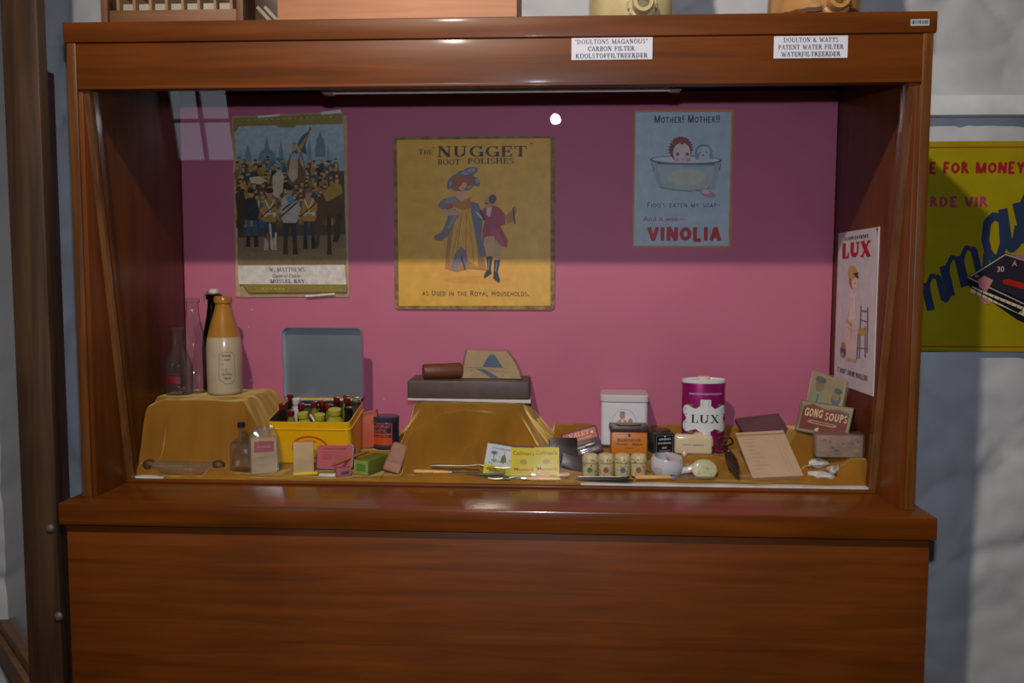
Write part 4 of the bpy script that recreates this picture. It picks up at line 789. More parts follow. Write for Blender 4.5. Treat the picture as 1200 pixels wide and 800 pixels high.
# ------------------------------------------------------------------ tins in the middle
c = on(729, 519, .046, .046, .044, ymin=.25); c.y = min(c.y, .332); wd, d, h = .100, .092, .094
t = thing('white_tin', 'tall white lidded tin with small oval portrait picture', 'tin', c, (0, 0, -.06))
bm = nb(); prism(bm, rrect(wd, d, .010), 0, h, .002); obj('body', bm, WHITE, t); bm = nb(); prism(bm, rrect(wd+.004, d+.004, .012), h-.001, h+.016, .003); obj('lid', bm, mat('lid_white', '#c9c5c8', .3, coat=.3, var=.03), t)
bm = nb(); prism(bm, rrect(wd+.001, d+.001, .010), .0005, .003); obj('foot_rim', bm, mat('rim_tin', '#8c8a8c', .4, .5), t)
p = Print(); p.line([(.050+.026*math.cos(a*math.pi/12), .048+.032*math.sin(a*math.pi/12)) for a in range(0, 25)], .0008, '#8a8a90'); p.ell(.046, .066, .006, .008, '#b48a6c'); p.poly([(.030, .034), (.034, .052), (.042, .058), (.050, .058), (.058, .050), (.060, .034)], '#c8962c'); p.poly([(.043, .058), (.049, .058), (.050, .040), (.042, .040)], '#d8d0d0'); p.ell(.063, .054, .005, .006, '#b48a6c'); p.poly([(.056, .034), (.058, .048), (.068, .048), (.071, .034)], '#8a7a9a'); p.ell(.046, .072, .006, .003, '#8a8480')
p.build('portrait_print', t, front(-wd/2, -d/2-.0002, 0), m=TIN)
c = on(736, 542, .022, .036, .022, ymin=.18); wd, d, h = .074, .044, .076
t = thing('orange_tin', 'square orange lettered tin with dark brown lid', 'tin', c, (0, 0, 0))
bm = nb(); prism(bm, rrect(wd, d, .003), 0, h-.010, .001); obj('body', bm, mat('orange_enamel', '#c8761c', .4, var=.08, scale=25), t); bm = nb(); prism(bm, rrect(wd+.005, d+.005, .004), h-.012, h, .0015); obj('lid', bm, mat('lid_brown', '#4a3c34', .4, .3, .25, 40), t)
bm = nb(); prism(bm, rrect(wd*.7, d*.6, .008), h, h+.002, .001); obj('lid_plate', bm, mat('lid_plate_brown', '#5c4c40', .4, .3), t)
p = Print(); ik = '#7a4410'; p.ell(.037, .057, .003, .004, ik); p.worn(.012, .062, .044, .007, ik); p.worn(.010, .036, .037, .004, ik); p.worn(.042, .064, .037, .004, ik); p.rect(.044, .0365, .056, .0415, '#8a5c28'); p.line([(.028, .031), (.046, .031)], .001, ik); p.line([(.030, .017), (.046, .017)], .003, '#8a5414'); p.frame(.008, .012, .066, .060, .0004, '#a86418'); p.build('front_print', t, front(-wd/2, -d/2-.0001, 0))
c = on(774, 532, .018, .022, .018, ymin=.2); wd, d, h = .044, .038, .046
t = thing('black_tin', 'small square tin with black and white label', 'tin', c, (0, 0, .32))
bm = nb(); prism(bm, rrect(wd, d, .004), 0, h, .001); obj('body', bm, mat('bare_tin', '#6a6660', .35, .6), t); obj('lid', lathe(nb(), [(.019, h-.002), (.020, h), (.020, h+.004), (.017, h+.0055)], 28, sy=.85), mat('brass_lid', '#6c6048', .35, .7), t)
p = Print(); p.rect(0, 0, wd, h-.003, '#14161a'); p.frame(.003, .003, wd-.003, h-.006, .0008, '#8a8c90'); p.worn(.009, .035, .030, .005, '#c8ccd0'); p.worn(.007, .037, .022, .004, '#c0c4c8'); p.worn(.016, .028, .012, .0045, '#c0c4c8'); p.ell(.022, .038, .002, .0015, '#c8ccd0'); p.line([(.010, .008), (.034, .008)], .001, '#9a9ca0'); p.build('label', t, front(-wd/2, -d/2-.0001, 0), m=TIN)
# soap flakes can
c = on(823, 530, .028, .045, .028, ymin=.27); c.y = min(c.y, .345); r = .0455; h = .150; SY = .62
t = thing('soap_flakes_can', 'tall oval magenta soap flakes can with white scroll label', 'tin', c, (0, 0, 0))
obj('body', lathe(nb(), [(r*.98, 0), (r, .002), (r, h-.002), (r*.99, h)], 56, sy=SY), mat('magenta_foil', '#a0206e', .3, .45, .2, 18), t)
obj('rim', lathe(nb(), [(r+.0012, h-.003), (r+.0018, h-.001), (r+.0015, h+.003), (r*.97, h+.0045), (r*.94, h+.002)], 56, sy=SY), WHITE, t); obj('spout', lathe(nb(), [(.013, h+.002), (.014, h+.003), (.014, h+.009), (.012, h+.010)], 24, sy=.7), mat('cream_cap', '#d0c8a8', .4), t)
p = Print(); W9 = '#d4d8dc'
p.worn(-.038, .038, .123, .0045, '#c89ac0')
for sx_ in (-1, 1):
    p.ell(sx_*.040, .097, .014, .005, '#7a7038', sx_*-20); p.ell(sx_*.040, .047, .014, .005, '#7a7038', sx_*20)
    p.ell(sx_*.043, .088, .015, .0125, W9, n=20); p.ell(sx_*.043, .056, .015, .0125, W9, n=20)
p.poly([(-.043, .100), (-.020, .093), (-.011, .100), (-.011, .113), (.011, .113), (.011, .100), (.020, .093), (.043, .100), (.046, .072), (.043, .044), (.020, .050), (.011, .044), (.011, .030), (-.011, .030), (-.011, .044), (-.020, .050), (-.043, .044), (-.046, .072)], W9)
for sx_ in (-1, 1):
    p.poly([(sx_*.062, .065), (sx_*.050, .068), (sx_*.047, .072), (sx_*.050, .076), (sx_*.062, .079)], '#8c1c60'); p.line([(sx_*.043, .081), (sx_*.053, .079)], .0014, '#4a4640'); p.line([(sx_*.043, .063), (sx_*.053, .065)], .0014, '#4a4640'); p.line([(sx_*.007, .112), (sx_*.006, .098)], .0012, '#9a9a80'); p.line([(sx_*.007, .044), (sx_*.005, .030)], .0012, '#9a9a80')
p.text('LUX', -.031, .031, .063, .0175, '#2c2c30', 'serif'); p.ell(-.016, .038, .010, .006, '#c0a888', 10)
cylprint(p, t, 'scroll_label', r+.0001, m=TIN, sy=SY)
c = on(812, 533, .014, .038, .014, ymin=.2); wd, d, h = .080, .026, .042
t = thing('cream_soap_pack', 'glossy cream wrapped soap bar before the magenta can', 'soap', c, (0, 0, -.06))
obj('bar', box(nb(), -wd/2, wd/2, -d/2, d/2, 0, h, .007, 4), mat('cream_wax', '#d6c6a4', .18, coat=.7, var=.03), t); p = Print(); p.worn(.012, .030, .020, .003, '#6a6450'); p.worn(.034, .058, .020, .0028, '#6a6450'); p.build('lettering', t, front(-wd/2+.004, -d/2-.0001, 0)); obj('fold_flap', box(nb(), wd/2-.001, wd/2+.0008, -.008, .008, .008, .034, .001), mat('cream_flap', '#c9b892', .25), t)
# floral canisters, invalid cup, soap disc, knob
def canister(px, label, seed):
    R = random.Random(seed); c = on(px, 561, .014, .016, .014); r = .0155; t = thing('floral_canister', label, 'canister', c, (0, 0, R.uniform(-.2, .2)))
    CR = mat('cream_china', '#c4b88a', .4, scale=120, var=.2); obj('body', lathe(nb(), [(r*.94, .004), (r, .006), (r, .031)], 28), CR, t); obj('lid', lathe(nb(), [(r, .0315), (r+.0006, .032), (r+.0006, .040), (r*.92, .0455), (r*.6, .048), (.001, .049)], 28), CR, t); obj('foot', lathe(nb(), [(r*.86, 0), (r*.9, .001), (r*.9, .005)], 28), mat('dark_foot', '#2e2430', .5), t)
    p = Print(); cols = ['#5a7a4c', '#a8483c', '#566a8c', '#a86a4c', '#6a4c6a']; k = R.choice(cols[:3]); p.ell(0, .018, .0055, .006, cols[seed % 3]); p.ell(0, .018, .002, .002, '#3c5a44')
    for i in range(16):
        a = R.uniform(-.016, .016); v = R.choice((R.uniform(.008, .029), R.uniform(.033, .040)))
        if math.hypot(a, v-.018) > .008: p.ell(a, v, R.uniform(.0008, .002), R.uniform(.0008, .002), R.choice(cols), n=7)
    p.line([(-.017, .0315), (.017, .0315)], .0008, '#5a4c34'); cylprint(p, t, 'floral_print', r+.0007); return t
canister(691.5, 'small cream floral canister with big green rosette, end of the row', 3); canister(710, 'small cream floral canister next to the green-rosette one', 7); canister(729, 'small cream floral canister, third along from the green-rosette one', 11); canister(748, 'small cream floral canister next to the white spouted cup', 4)
c = on(781, 561, .030, .033, .028); CH = mat('white_china', '#c4c6cc', .2, coat=.6, var=.03)
t = thing('invalid_cup', 'white china invalid feeding cup with side spout', 'cup', c+Vector((0, 0, .003)), (.16, 0, .1)); t.scale = (1.5, 1.3, 1.02)
bm = nb(); lathe(bm, [(.014, 0), (.019, .002), (.0225, .012), (.0215, .030), (.0195, .036), (.018, .0365), (.0185, .030), (.0195, .012), (.014, .006)], 32, sy=.95); 
for v in bm.verts: v.co.z += .10*v.co.x*(-1 if v.co.z > .02 else 0)
obj('bowl', bm, CH, t); obj('spout', tube(nb(), [(.017, -.006, .010), (.027, -.008, .012), (.034, -.009, .019), (.041, -.010, .026)], [.0075, .0065, .0055, .0045], 14), CH, t)
bm = nb(); lathe(bm, [(.001, .0325), (.0185, .0345), (.0195, .0360), (.0190, .0372), (.001, .036)], 24, cap=False)
for v in bm.verts:
    if v.co.x > -.002: v.co.z -= .10*v.co.x
bmesh.ops.delete(bm, geom=[f for f in bm.faces if f.calc_center_median().x < .0], context='FACES'); obj('half_cover', bm, CH, t); p = Print(); p.frame(.003, .006, .012, .020, .0006, '#8a8480'); p.line([(.004, .016), (.011, .010)], .0006, '#8a8480'); cylprint(p, t, 'mark', .0224, a0=-1.1)
c = on(826, 563, .010, .018, .01); t = thing('round_soap', 'pale round soap disc leaning beside the cup', 'soap', c, (-.55, 0, 0)); obj('disc', lathe(nb(), [(.022, -.005), (.025, -.003), (.025, .003), (.022, .005)], 32, M=Matrix.Translation((0, 0, .020)) @ Matrix.Rotation(math.pi/2, 4, 'X') @ Matrix.Diagonal((1, .85, 1, 1))), mat('pale_soap', '#b6b08a', .45), t)
p = Print()
for i in range(10): p.ell(random.uniform(.008, .04), random.uniform(.006, .034), random.uniform(.001, .003), .0016, random.choice(('#6a8a98', '#90a078', '#a89c74')), n=8)
p.build('faint_print', t, front(-.025, -.0052, 0))
c = on(802, 536, .006, .006, .006, ymin=.15); t = thing('glass_knob', 'tiny clear glass knob lying before the cream soap', 'knob', c); obj('knob', lathe(nb(), [(.003, 0), (.005, .003), (.006, .007), (.004, .011), (.001, .012)], 12), mat('frosted_glass', '#c8c0b0', .1, coat=.8), t); obj('neck', lathe(nb(), [(.004, 0), (.0045, .0015), (.003, .003)], 10), STEEL, t)  # small clear glass knob on a short steel neck
# ------------------------------------------------------------------ cutlery along the front
def cut(name, label, A, B, build, z=None, group=None):
    a, b = (on(*A, 0, .012, .006, True), on(*B, 0, .012, .006, True)); m = (a+b)/2; m.z = max(a.z, b.z)+.002
    for k in range(7): q = a.lerp(b, k/6); PADS.append((q.x, q.y, .008, .007, m.z-.001))
    t = thing(name, label, 'cutlery', m, (0, 0, math.atan2(b.y-a.y, b.x-a.x)), group); L = (Vector((b.x-a.x, b.y-a.y))).length; build(t, L); return t
def knife_parts(t, L, hf=.40, flip=1, blade=STEEL):
    x0 = -L/2*flip; xh = x0+flip*L*hf
    bm = nb(); tube(bm, [(x0, 0, .005), (x0+flip*.003, 0, .005), (x0+(xh-x0)*.5, 0, .005), (xh, 0, .005)], [.0035, .0058, .0054, .0046], 10, flat=.75); obj('handle', bm, BONE, t)
    obj('ferrule', tube(nb(), [(xh, 0, .005), (xh+flip*.008, 0, .005)], .0052, 10), SILVER, t)
    xe = L/2*flip; bm = nb(); prism(bm, [(xh+flip*.008, -.004), (xe-flip*.02, -.0075), (xe-flip*.004, -.005), (xe, .001), (xe-flip*.006, .005), (xh+flip*.008, .005)], .0035, .0050); obj('blade', bm, blade, t)
def fork_parts(t, L, hf, flip=1, bone=False):
    x0 = -L/2*flip; P = lambda s: x0+flip*L*s
    if bone: obj('handle', tube(nb(), [(P(0), 0, .005), (P(.03), 0, .005), (P(hf*.5), 0, .005), (P(hf), 0, .005)], [.0035, .0056, .0052, .0044], 10, flat=.75), BONE, t); obj('ferrule', tube(nb(), [(P(hf), 0, .005), (P(hf+.06), 0, .005)], .005, 10), SILVER, t)
    else: obj('handle', tube(nb(), [(P(0), 0, .004), (P(.06), 0, .005), (P(hf), 0, .006)], [.0050, .0056, .0026], 10, flat=.5), STEEL, t)
    obj('neck', tube(nb(), [(P(hf), 0, .006), (P(.60), 0, .009), (P(.70), 0, .006)], [.0026, .0022, .0045], 8, flat=.6), STEEL, t)
    obj('root', box(nb(), *sorted((P(.69), P(.80))), -.0085, .0085, .0045, .0062, .0006), STEEL, t)
    for k in range(4): yy = -.0072+k*.0048; obj('tine', tube(nb(), [(P(.79), yy, .0054), (P(.9), yy, .0042), (P(1), yy, .0058)], [.0013, .0011, .0006], 6), STEEL, t)
cut('table_knife', 'bone-handled table knife lying at the foot of the mound', (485, 556), (592, 566), lambda t, L: knife_parts(t, L, .38))
cut('table_fork', 'all-metal table fork with curved handle behind bone-handled knife', (505, 549), (600, 560), lambda t, L: fork_parts(t, L, .45))
cut('bone_fork', 'bone-handled fork with tines beside the table knife tip', (657, 566), (572, 568), lambda t, L: fork_parts(t, L, .48, 1, True))
cut('bone_knife', 'bone-handled knife lying just below the mustard tins', (668, 560), (566, 563), lambda t, L: knife_parts(t, L, .40))
cut('butter_knife', 'bone-handled knife with broad dull blade below the white cup', (744, 564), (840, 563), lambda t, L: knife_parts(t, L, .43, 1, mat('dull_blade', '#8f866a', .4, .6)))
def razor_parts(t, L):
    obj('scale', tube(nb(), [(-L/2, 0, .004), (-L*.3, 0, .005), (L*.1, 0, .005), (L*.38, 0, .004), (L/2, 0, .004)], [.001, .004, .0055, .0045, .002], 10, flat=.7), mat('black_horn', '#201a1c', .3), t); obj('blade_spine', tube(nb(), [(-L*.46, .004, .008), (L*.3, .003, .0095)], .0016, 6), STEEL, t); obj('rivet', lathe(nb(), [(.0016, .008), (.0012, .0098)], 8), SILVER, t)
cut('folding_razor', 'folded black horn razor lying before the floral canisters', (674, 565), (742, 566), razor_parts)
# scissors holder
a = on(844, 512, 0, .008, .008, ymin=.15); c = on(865, 564, 0, .01, .01); IRON = mat('rusty_iron', '#3c2a22', .55, .5, .3, 60)
t = thing('iron_snips', 'dark rusty iron scissors with looped handles and pointed sheath', 'scissors', (0, 0, 0)); A = atY(853, 529, .185); A.z += .002; B = Vector((c.x, c.y, c.z+.006)); d_ = (B-A)
obj('sheath', tube(nb(), [A, A+d_*.15, A+d_*.4, A+d_*.62, A+d_*.66, A+d_], [.006, .0105, .0125, .0115, .0095, .0015], 8, flat=.45), IRON, t)
obj('pivot', lathe(nb(), [(.003, 0), (.0025, .002)], 10, M=Matrix.Translation(A+Vector((0, -.006, 0)))), STEEL, t)
for px, py, rr in ((850, 517, .012), (843, 526, .011)):
    P = atY(px, py, .20); obj('handle_loop', tube(nb(), [P+Vector((rr*1.25*math.cos(k*math.pi/8), .004*math.cos(k), rr*.8*math.sin(k*math.pi/8))) for k in range(17)], .0021, 6, False), IRON, t); obj('shank', tube(nb(), [P+(A-P).normalized()*rr, A], .0028, 6), IRON, t)
tag(t, t['label'], 'scissors')
# ------------------------------------------------------------------ books and cards at the right
def slab4(name, t, quad, thick, m, bev=.001):
    """slab whose upper face is the quad (tl,tr,br,bl), thickened away from it"""
    tl, tr, br, bl = [Vector(q) for q in quad]; E_ = ((tr-tl)+(br-bl))/2; V_ = ((tl-bl)+(tr-br))/2; tl, tr, br = bl+V_, bl+V_+E_, bl+E_
    e = E_.normalized(); vv = V_.normalized(); n = e.cross(vv).normalized()
    bm = nb(); v = [bm.verts.new(x) for x in (tl, tr, br, bl)]+[bm.verts.new(x-n*thick) for x in (tl, tr, br, bl)]
    for f in ((0, 1, 2, 3), (7, 6, 5, 4), (0, 4, 5, 1), (1, 5, 6, 2), (2, 6, 7, 3), (3, 7, 4, 0)): bm.faces.new([v[i] for i in f])
    o = obj(name, bm, m, t, 0)
    return o, Matrix(((e.x, vv.x, n.x, bl.x), (e.y, vv.y, n.y, bl.y), (e.z, vv.z, n.z, bl.z), (0, 0, 0, 1))), E_.length, V_.length
t = thing('account_pad', 'tan ruled paper pad propped on the purple book', 'pad', (0, 0, 0))
PQ = [atY(862, 507, .245), atY(918, 504, .245), atY(942, 557, .150), atY(882, 560, .150)]
o, M, wd, h = slab4('pad_block', t, PQ, .007, mat('tan_paper', '#b89c80', .65, var=.05)); p = Print()
for i in range(9): p.line([(.014, h*.84-i*.010), (.014+random.uniform(.010, .032), h*.84-i*.010)], .0012, '#9c8270')
p.line([(wd*.76, .010), (wd*.76, h*.9)], .0007, '#9a7e6c'); p.line([(wd*.84, .010), (wd*.84, h*.9)], .0006, '#9a7e6c'); p.line([(0, h*.93), (wd, h*.93)], .004, '#a07a58'); p.build('ruled_print', t, M)
t = thing('purple_book', 'thin purple-brown booklet behind the tan paper pad', 'book', (0, 0, 0))
BQ = [atY(859, 488, .330), atY(912, 484, .330), atY(930, 514, .262), atY(880, 522, .262)]
o, M, wd, h = slab4('cover', t, BQ, .010, mat('book_purple', '#5c3a40', .55)); p = Print(); p.frame(.006, .006, wd-.006, h-.006, .001, '#44282e'); p.build('blind_border', t, M)
t = thing('soup_tin', 'reddish soup tin with pale scrolled lettering, tilted', 'tin', (0, 0, 0))
SQ = [atY(941, 465, .240), atY(1001, 478, .185), atY(995, 512, .172), atY(931, 504, .226)]
o, M, wd, h = slab4('body', t, SQ, .022, mat('soup_tin_edge', '#4c4234', .45, .4, .3, 40)); p = Print()
p.rect(.002, .002, wd-.002, h-.002, '#8a7c5e'); p.poly([(.007, .006), (wd-.006, .007), (wd-.006, h*.76), (wd*.75, h*.84), (wd*.5, h*.78), (wd*.25, h*.9), (.007, h*.8)], '#6e2c26'); p.line([(.007, h*.82), (wd*.25, h*.92), (wd*.5, h*.80), (wd*.75, h*.87), (wd-.006, h*.78)], .0014, '#3a2a20')
p.text('GONG', .012, wd*.46, h*.52, .017, '#c0a884', 'plain', .2); p.text('SOUPS', wd*.51, wd*.93, h*.48, .016, '#c0a884', 'plain', .2); p.poly([(wd*.2, h*.34), (wd*.24, h*.42), (wd*.74, h*.38), (wd*.76, h*.32), (wd*.7, h*.28), (wd*.26, h*.32)], '#9a8660'); p.line([(wd*.28, h*.37), (wd*.7, h*.34)], .0022, '#5c4430'); p.poly([(wd*.36, h*.12), (wd*.4, h*.2), (wd*.45, h*.2), (wd*.42, h*.08)], '#c0b494'); p.line([(.004, .010), (.004, h-.008)], .0016, '#4a4030'); p.build('front_print', t, M, m=TIN)
t = thing('portrait_card', 'yellowish portrait card in clear sleeve above the soup tin', 'card', (0, 0, 0))
CQ = [atY(954, 432, .272), atY(993, 447, .222), atY(986, 481, .215), atY(945, 470, .266)]
o, M, wd, h = slab4('card', t, CQ, .006, mat('card_yellow', '#b0a068', .6)); p = Print(); p.rect(.0015, .0015, wd-.0015, h-.0015, '#b39a66'); p.ell(wd*.28, h*.62, .010, .014, '#8c7426'); p.ell(wd*.28, h*.80, .012, .007, '#36443f'); p.poly([(wd*.10, 0), (wd*.16, h*.3), (wd*.28, h*.38), (wd*.42, h*.3), (wd*.5, 0)], '#98a488'); p.line([(wd*.28, h*.02), (wd*.28, h*.34)], .003, '#3a4a5c'); p.ell(wd*.80, h*.36, .010, .015, '#4a6068'); p.ell(wd*.78, h*.46, .007, .010, '#a08a34'); p.ell(wd*.82, h*.62, .009, .006, '#3c5058'); p.poly([(wd*.5, 0), (wd*.6, h*.14), (wd*.9, h*.12), (wd*.96, 0)], '#c0a83c')
for i in range(4): p.line([(wd*.45, h*(.88-i*.09)), (wd*(.66-.03*i), h*(.88-i*.09))], .002, '#94983c')
p.build('portrait_print', t, M); slab4('clear_sleeve', t, [q+Vector((dx, -.004, dz)) for q, dx, dz in zip(CQ, (-.002, .004, .004, -.002), (.003, .003, -.003, -.003))], .001, PLASTIC)
c = on(986, 537, .014, .046, .014); c.x = min(c.x, .680); wd, d, h = .096, .030, .048
t = thing('wrapped_bundle', 'small tan packet with red top in shiny clear wrap', 'packet', c, (0, 0, -.03)); obj('packet', box(nb(), -wd/2+.003, wd/2-.003, -d/2+.003, d/2-.003, 0, h-.003, .004), mat('tan_packet', '#a08468', .6, scale=60, var=.2), t)
obj('red_top', box(nb(), -wd/2+.006, wd/2-.006, -d/2+.005, d/2-.004, h-.004, h-.001, .001), mat('red_print_top', '#7c3432', .5), t)
p = Print()
for i in range(22): p.ell(random.uniform(.008, wd-.012), random.uniform(.006, h-.01), random.uniform(.002, .006), random.uniform(.001, .003), random.choice(('#8a7058', '#b09878', '#6a6470', '#a87868')), n=8)
p.build('faint_print', t, front(-wd/2, -d/2+.0028, 0)); bm = nb(); box(bm, -wd/2, wd/2, -d/2, d/2, .0005, h, .004, 2); bmesh.ops.subdivide_edges(bm, edges=bm.edges[:], cuts=2, use_grid_fill=True)
for v in bm.verts: v.co += v.co.normalized()*.0032*noise.noise(v.co*160)
obj('clear_wrap', bm, PLASTIC, t, 25)
SHM = mat('shell_white', '#c4c0b8', .4, scale=90, var=.12)
for px, py, rz, s, lb in ((958, 548, .2, 1.1, 'white folded paper twist lying above two others on velvet'), (962, 562, -.3, 1.1, 'white folded paper twist nearest the white lining edge'), (976, 556, .9, 1.0, 'white folded paper twist lying nearest the wrapped bundle')):
    c = on(px, py, .006, .016, .01); t = thing('paper_twist', lb, 'paper', c, (0, 0, rz)); bm = nb(); R = random.Random(px)
    bmesh.ops.create_icosphere(bm, subdivisions=2, radius=1)
    for v in bm.verts: k = 1.12+.75*noise.noise(v.co*2.3+Vector((px, 0, 0))); v.co = Vector((v.co.x*.019*s*k, v.co.y*.009*s*k, max(0, .007+v.co.z*.008*k)))
    obj('twist', bm, SHM, t, 0); bm = nb(); prism(bm, [(-.016*s, -.004), (.004, -.008), (.017*s, -.002), (.010, .006), (-.010, .005)], .008, .0105); obj('fold', bm, SHM, t, 0)

# ------------------------------------------------------------------ gold velvet and white lining
VEL = mat('gold_velvet', '#875a14', .85, var=.14, scale=9, stretch=(2.2, 1, .8), bump=.2, sheen=1.0, spec=.2); VEL.node_tree.nodes['Principled BSDF'].inputs['Sheen Tint'].default_value = (1.0, .74, .25, 1)
def z_cloth(x, y):
    z = z_drape(x, y); sw = 0; sz_ = 0; best = 0
    for cx, cy, rx, ry, pz in PADS:
        dx, dy = max(0, abs(x-cx)-rx), max(0, abs(y-cy)-ry); d = math.hypot(dx, dy)
        if d < .02: wt = 1-ss(0, .02, d); sw += wt; sz_ += wt*(pz-.0006); best = max(best, wt)
    return z*(1-best)+best*sz_/sw if sw else z
def cloth(name, x0, x1, label, fe):
    nx, ny = int((x1-x0)/.0045), 62; bm = nb(); g = []
    for i in range(nx+1):
        x = x0+(x1-x0)*i/nx; f = fe(x); col = [bm.verts.new((x, f-.001, .8642))]
        for j in range(ny+1): y = f+(.3825-f)*j/ny; col.append(bm.verts.new((x, y, max(.8692, z_cloth(x, y)) if j else .8692)))
        g.append(col)
    for a, b in zip(g, g[1:]):
        for k in range(len(a)-1): bm.faces.new((a[k], b[k], b[k+1], a[k+1]))
    return tag(obj(name, bm, VEL, None, 70), label, 'cloth')
cloth('velvet_cloth', -.7295, -.2235, 'gold velvet cloth over the mound that carries the bottles', lambda x: .1182+.0008*math.sin(x*31)+.014*(1-ss(-.70, -.64, x))*ss(-.73, -.71, x))
cloth('velvet_cloth', -.2225, .7295, 'gold velvet cloth over central mound and under the tins', lambda x: .1182+.0008*math.sin(x*23+1)+.015*ss(.13, .24, x))
bm = nb(); n = 120; A_ = [bm.verts.new((-.729+1.458*i/n, .1217+.0009*math.sin(i*.9)+.0006*math.sin(i*.37), .8683+.0006*math.sin(i*.6))) for i in range(n+1)]; B_ = [bm.verts.new((-.729+1.458*i/n, .38, .8640)) for i in range(n+1)]; C_ = [bm.verts.new((v.co.x, v.co.y, .8625)) for v in A_]
for i in range(n): bm.faces.new((A_[i], A_[i+1], B_[i+1], B_[i])); bm.faces.new((C_[i], C_[i+1], A_[i+1], A_[i]))
tag(obj('white_lining_sheet', bm, mat('white_sheet', '#c8c8c6', .7)), 'white sheet edge showing beneath the gold velvet', 'cloth')
# ------------------------------------------------------------------ things on top of the cabinet
ZT = 1.7185; RAW = wood('raw_pine', '#744e30', '#5c3c22', .6, coat=0); DARKW = wood('old_dark_wood', '#4a3628', '#33241a', .5, coat=.1)
t = thing('slotted_rack', 'open wooden rack with pale slots on the cabinet top', 'rack', (-.575, .09, ZT)); wd = .25
obj('front_rail', box(nb(), -wd/2+.008, wd/2-.008, -.062, -.054, 0, .030, .001), RAW, t); obj('bottom_board', box(nb(), -wd/2, wd/2, -.054, .12, 0, .008), RAW, t)
for s in (-1, 1): obj('corner_post', box(nb(), s*wd/2-.006, s*wd/2+.006, -.066, -.052, 0, .16, .001), mat('post_brown', '#6e4a30', .5), t); obj('side_board', box(nb(), s*wd/2-.003, s*wd/2+.003, -.052, .12, .008, .16), RAW, t)
obj('back_board', box(nb(), -wd/2, wd/2, .114, .12, .008, .16), DARKW, t); obj('top_rail', box(nb(), -wd/2, wd/2, -.062, -.054, .14, .16), RAW, t)
for i in range(8): x = -wd/2+.02+i*.030; obj('divider', box(nb(), x-.0025, x+.0025, -.054, .02, .008, .060), mat('divider_wood', '#8a6a48', .6), t)
for i in range(7): x = -wd/2+.035+i*.030; obj('pale_block', box(nb(), x-.010, x+.010, -.045, .0, .008, .046), mat('pale_block', '#9a9284', .5), t)
t = thing('dark_case', 'dark wooden case with slanting metal strips between rack and pine box', 'case', (-.415, .13, ZT)); obj('case_body', box(nb(), -.024, .028, -.06, .10, 0, .15, .002), DARKW, t)
for k in range(2): obj('metal_strip', box(nb(), -.003, .003, -.0625, -.060, -.022, .022, M=Matrix.Translation((-.004+.014*k, 0, .030)) @ Matrix.Rotation(-.75, 4, 'Y')), STEEL, t)
t = thing('pine_box', 'long plain pinkish pine box on the cabinet top', 'box', (-.166, .13, ZT)); wd = .428; PINE = wood('pink_pine', '#c08a64', '#a87252', .6, coat=0)
obj('front_board', box(nb(), -wd/2, wd/2, -.11, -.098, 0, .16, .001), PINE, t); obj('back_board', box(nb(), -wd/2, wd/2, .098, .11, 0, .16, .001), PINE, t)
for s in (-1, 1): obj('end_board', box(nb(), s*(wd/2-.012) if s > 0 else -wd/2, wd/2 if s > 0 else -wd/2+.012, -.098, .098, 0, .16), PINE, t)
obj('lid', box(nb(), -wd/2-.004, wd/2+.004, -.114, .114, .16, .172, .001), PINE, t)
def filter_jar(name, label, x, r, m, band):
    t = thing(name, label, 'water filter', (x, .12, ZT)); obj('body', lathe(nb(), [(r*.96, 0), (r, .006), (r, .05), (r*.98, .30), (r*.9, .33), (r*.86, .335)], 48), m, t); obj('lid', lathe(nb(), [(r*.9, .335), (r*.93, .34), (r*.9, .36), (r*.3, .375), (r*.25, .395), (r*.1, .40)], 40), m, t)
    ring = nb(); tube(ring, [(.021*math.cos(k*math.pi/12), 0, .021*math.sin(k*math.pi/12)) for k in range(25)], .0065, 10, False); o = obj('tap_boss', ring, m, t); o.location = (.012, -r-.002, .030)
    o = obj('tap_hole', lathe(nb(), [(.011, .001), (.011, .030), (.017, .030), (.019, .026), (.019, 0)], 20, M=Matrix.Rotation(math.pi/2, 4, 'X'), cap=False), m, t); o.location = (.012, -r+.004, .030)
    if band:
        for z in (.018, .27): obj('rope_band', tube(nb(), [((r+.001)*math.cos(k*math.pi/24), (r+.001)*math.sin(k*math.pi/24), z+.0015*(k % 2)) for k in range(49)], .005, 8, False), mat('brown_glaze', '#5c3a24', .3, coat=.5), t)
    return t
filter_jar('carbon_filter', 'cream stoneware carbon water filter on the cabinet top', .257, .078, mat('cream_glaze', '#b8a87c', .3, coat=.4), False)
filter_jar('stoneware_filter', 'brown stoneware water filter with rope bands on the cabinet top', .592, .082, mat('honey_glaze', '#a87c48', .3, coat=.5, var=.2, scale=20), True)
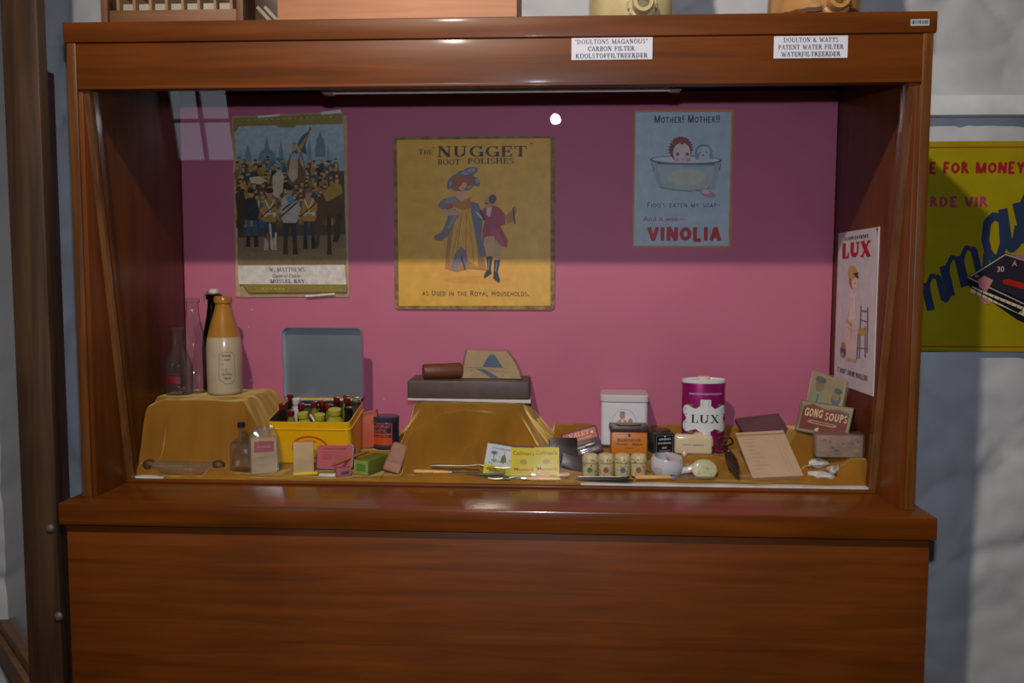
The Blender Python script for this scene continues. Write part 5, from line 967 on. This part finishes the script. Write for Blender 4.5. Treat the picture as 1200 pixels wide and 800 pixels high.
# ------------------------------------------------------------------ angled wooden screen left of the cabinet
SCR = wood('weathered_wood', '#5e422c', '#33231a', .55, 'z', coat=.05, sc=.8); PY = .17
xl, xr = atY(17, 400, PY).x, atY(58, 400, PY).x; zb = .335
t = thing('glazed_screen', 'weathered wooden screen with pale pane and bolted post', 'screen', (xr, PY, 0)); wd = xr-xl
obj('post', box(nb(), -wd, 0, 0, .03, zb, 2.25, .003), SCR, t)
for py in (619, 722):
    q = atY(59 if py == 619 else 69, py, PY); o = obj('bolt', lathe(nb(), [(.010, 0), (.009, .003), (.005, .006), (.001, .0065)], 12, M=Matrix.Rotation(math.pi/2, 4, 'X')), mat('bolt_iron', '#6a6058', .5, .4), t); o.location = (q.x-xr, -.0005, q.z)
a45 = Matrix.Translation((-wd, .006, 0)) @ Matrix.Rotation(-math.radians(45), 4, 'Z')
LW = wood('screen_edge_wood', '#7d5c40', '#5c4030', .5, 'z', coat=.05)
obj('edge_stile', box(nb(), -.016, 0, 0, .04, zb, 2.25, .001, M=a45), LW, t); obj('far_stile', box(nb(), -.85, -.80, 0, .04, zb, 2.25, .001, M=a45), LW, t)
obj('bottom_rail', box(nb(), -.80, -.016, -.004, .04, zb, zb+.055, .002, M=a45), wood('rail_wood', '#7a5638', '#5c4028', .5, coat=.05), t); obj('rail_ledge', box(nb(), -.80, -.016, .008, .04, zb+.055, zb+.085, .002, M=a45), wood('rail_wood', ''), t); obj('top_rail', box(nb(), -.80, -.016, -.004, .04, 2.19, 2.25, .002, M=a45), LW, t)
obj('pane', box(nb(), -.80, -.016, .026, .030, zb+.08, 2.2, M=a45), mat('pale_pane', '#9aa0aa', .25, scale=3, var=.1), t)
obj('leg', box(nb(), -wd+.01, -.02, .008, .045, 0, zb), SCR, t); obj('leg', box(nb(), -.84, -.80, .005, .04, 0, zb, M=a45), SCR, t)
tag(obj('wall_batten', box(nb(), atY(47, 200, .42).x, atY(62, 200, .42).x, .41, .44, 0, atY(56, 84, .42).z, .002), mat('red_brown_paint', '#4c2c24', .5, scale=20)), 'reddish brown batten on the wall behind the screen post', 'batten')
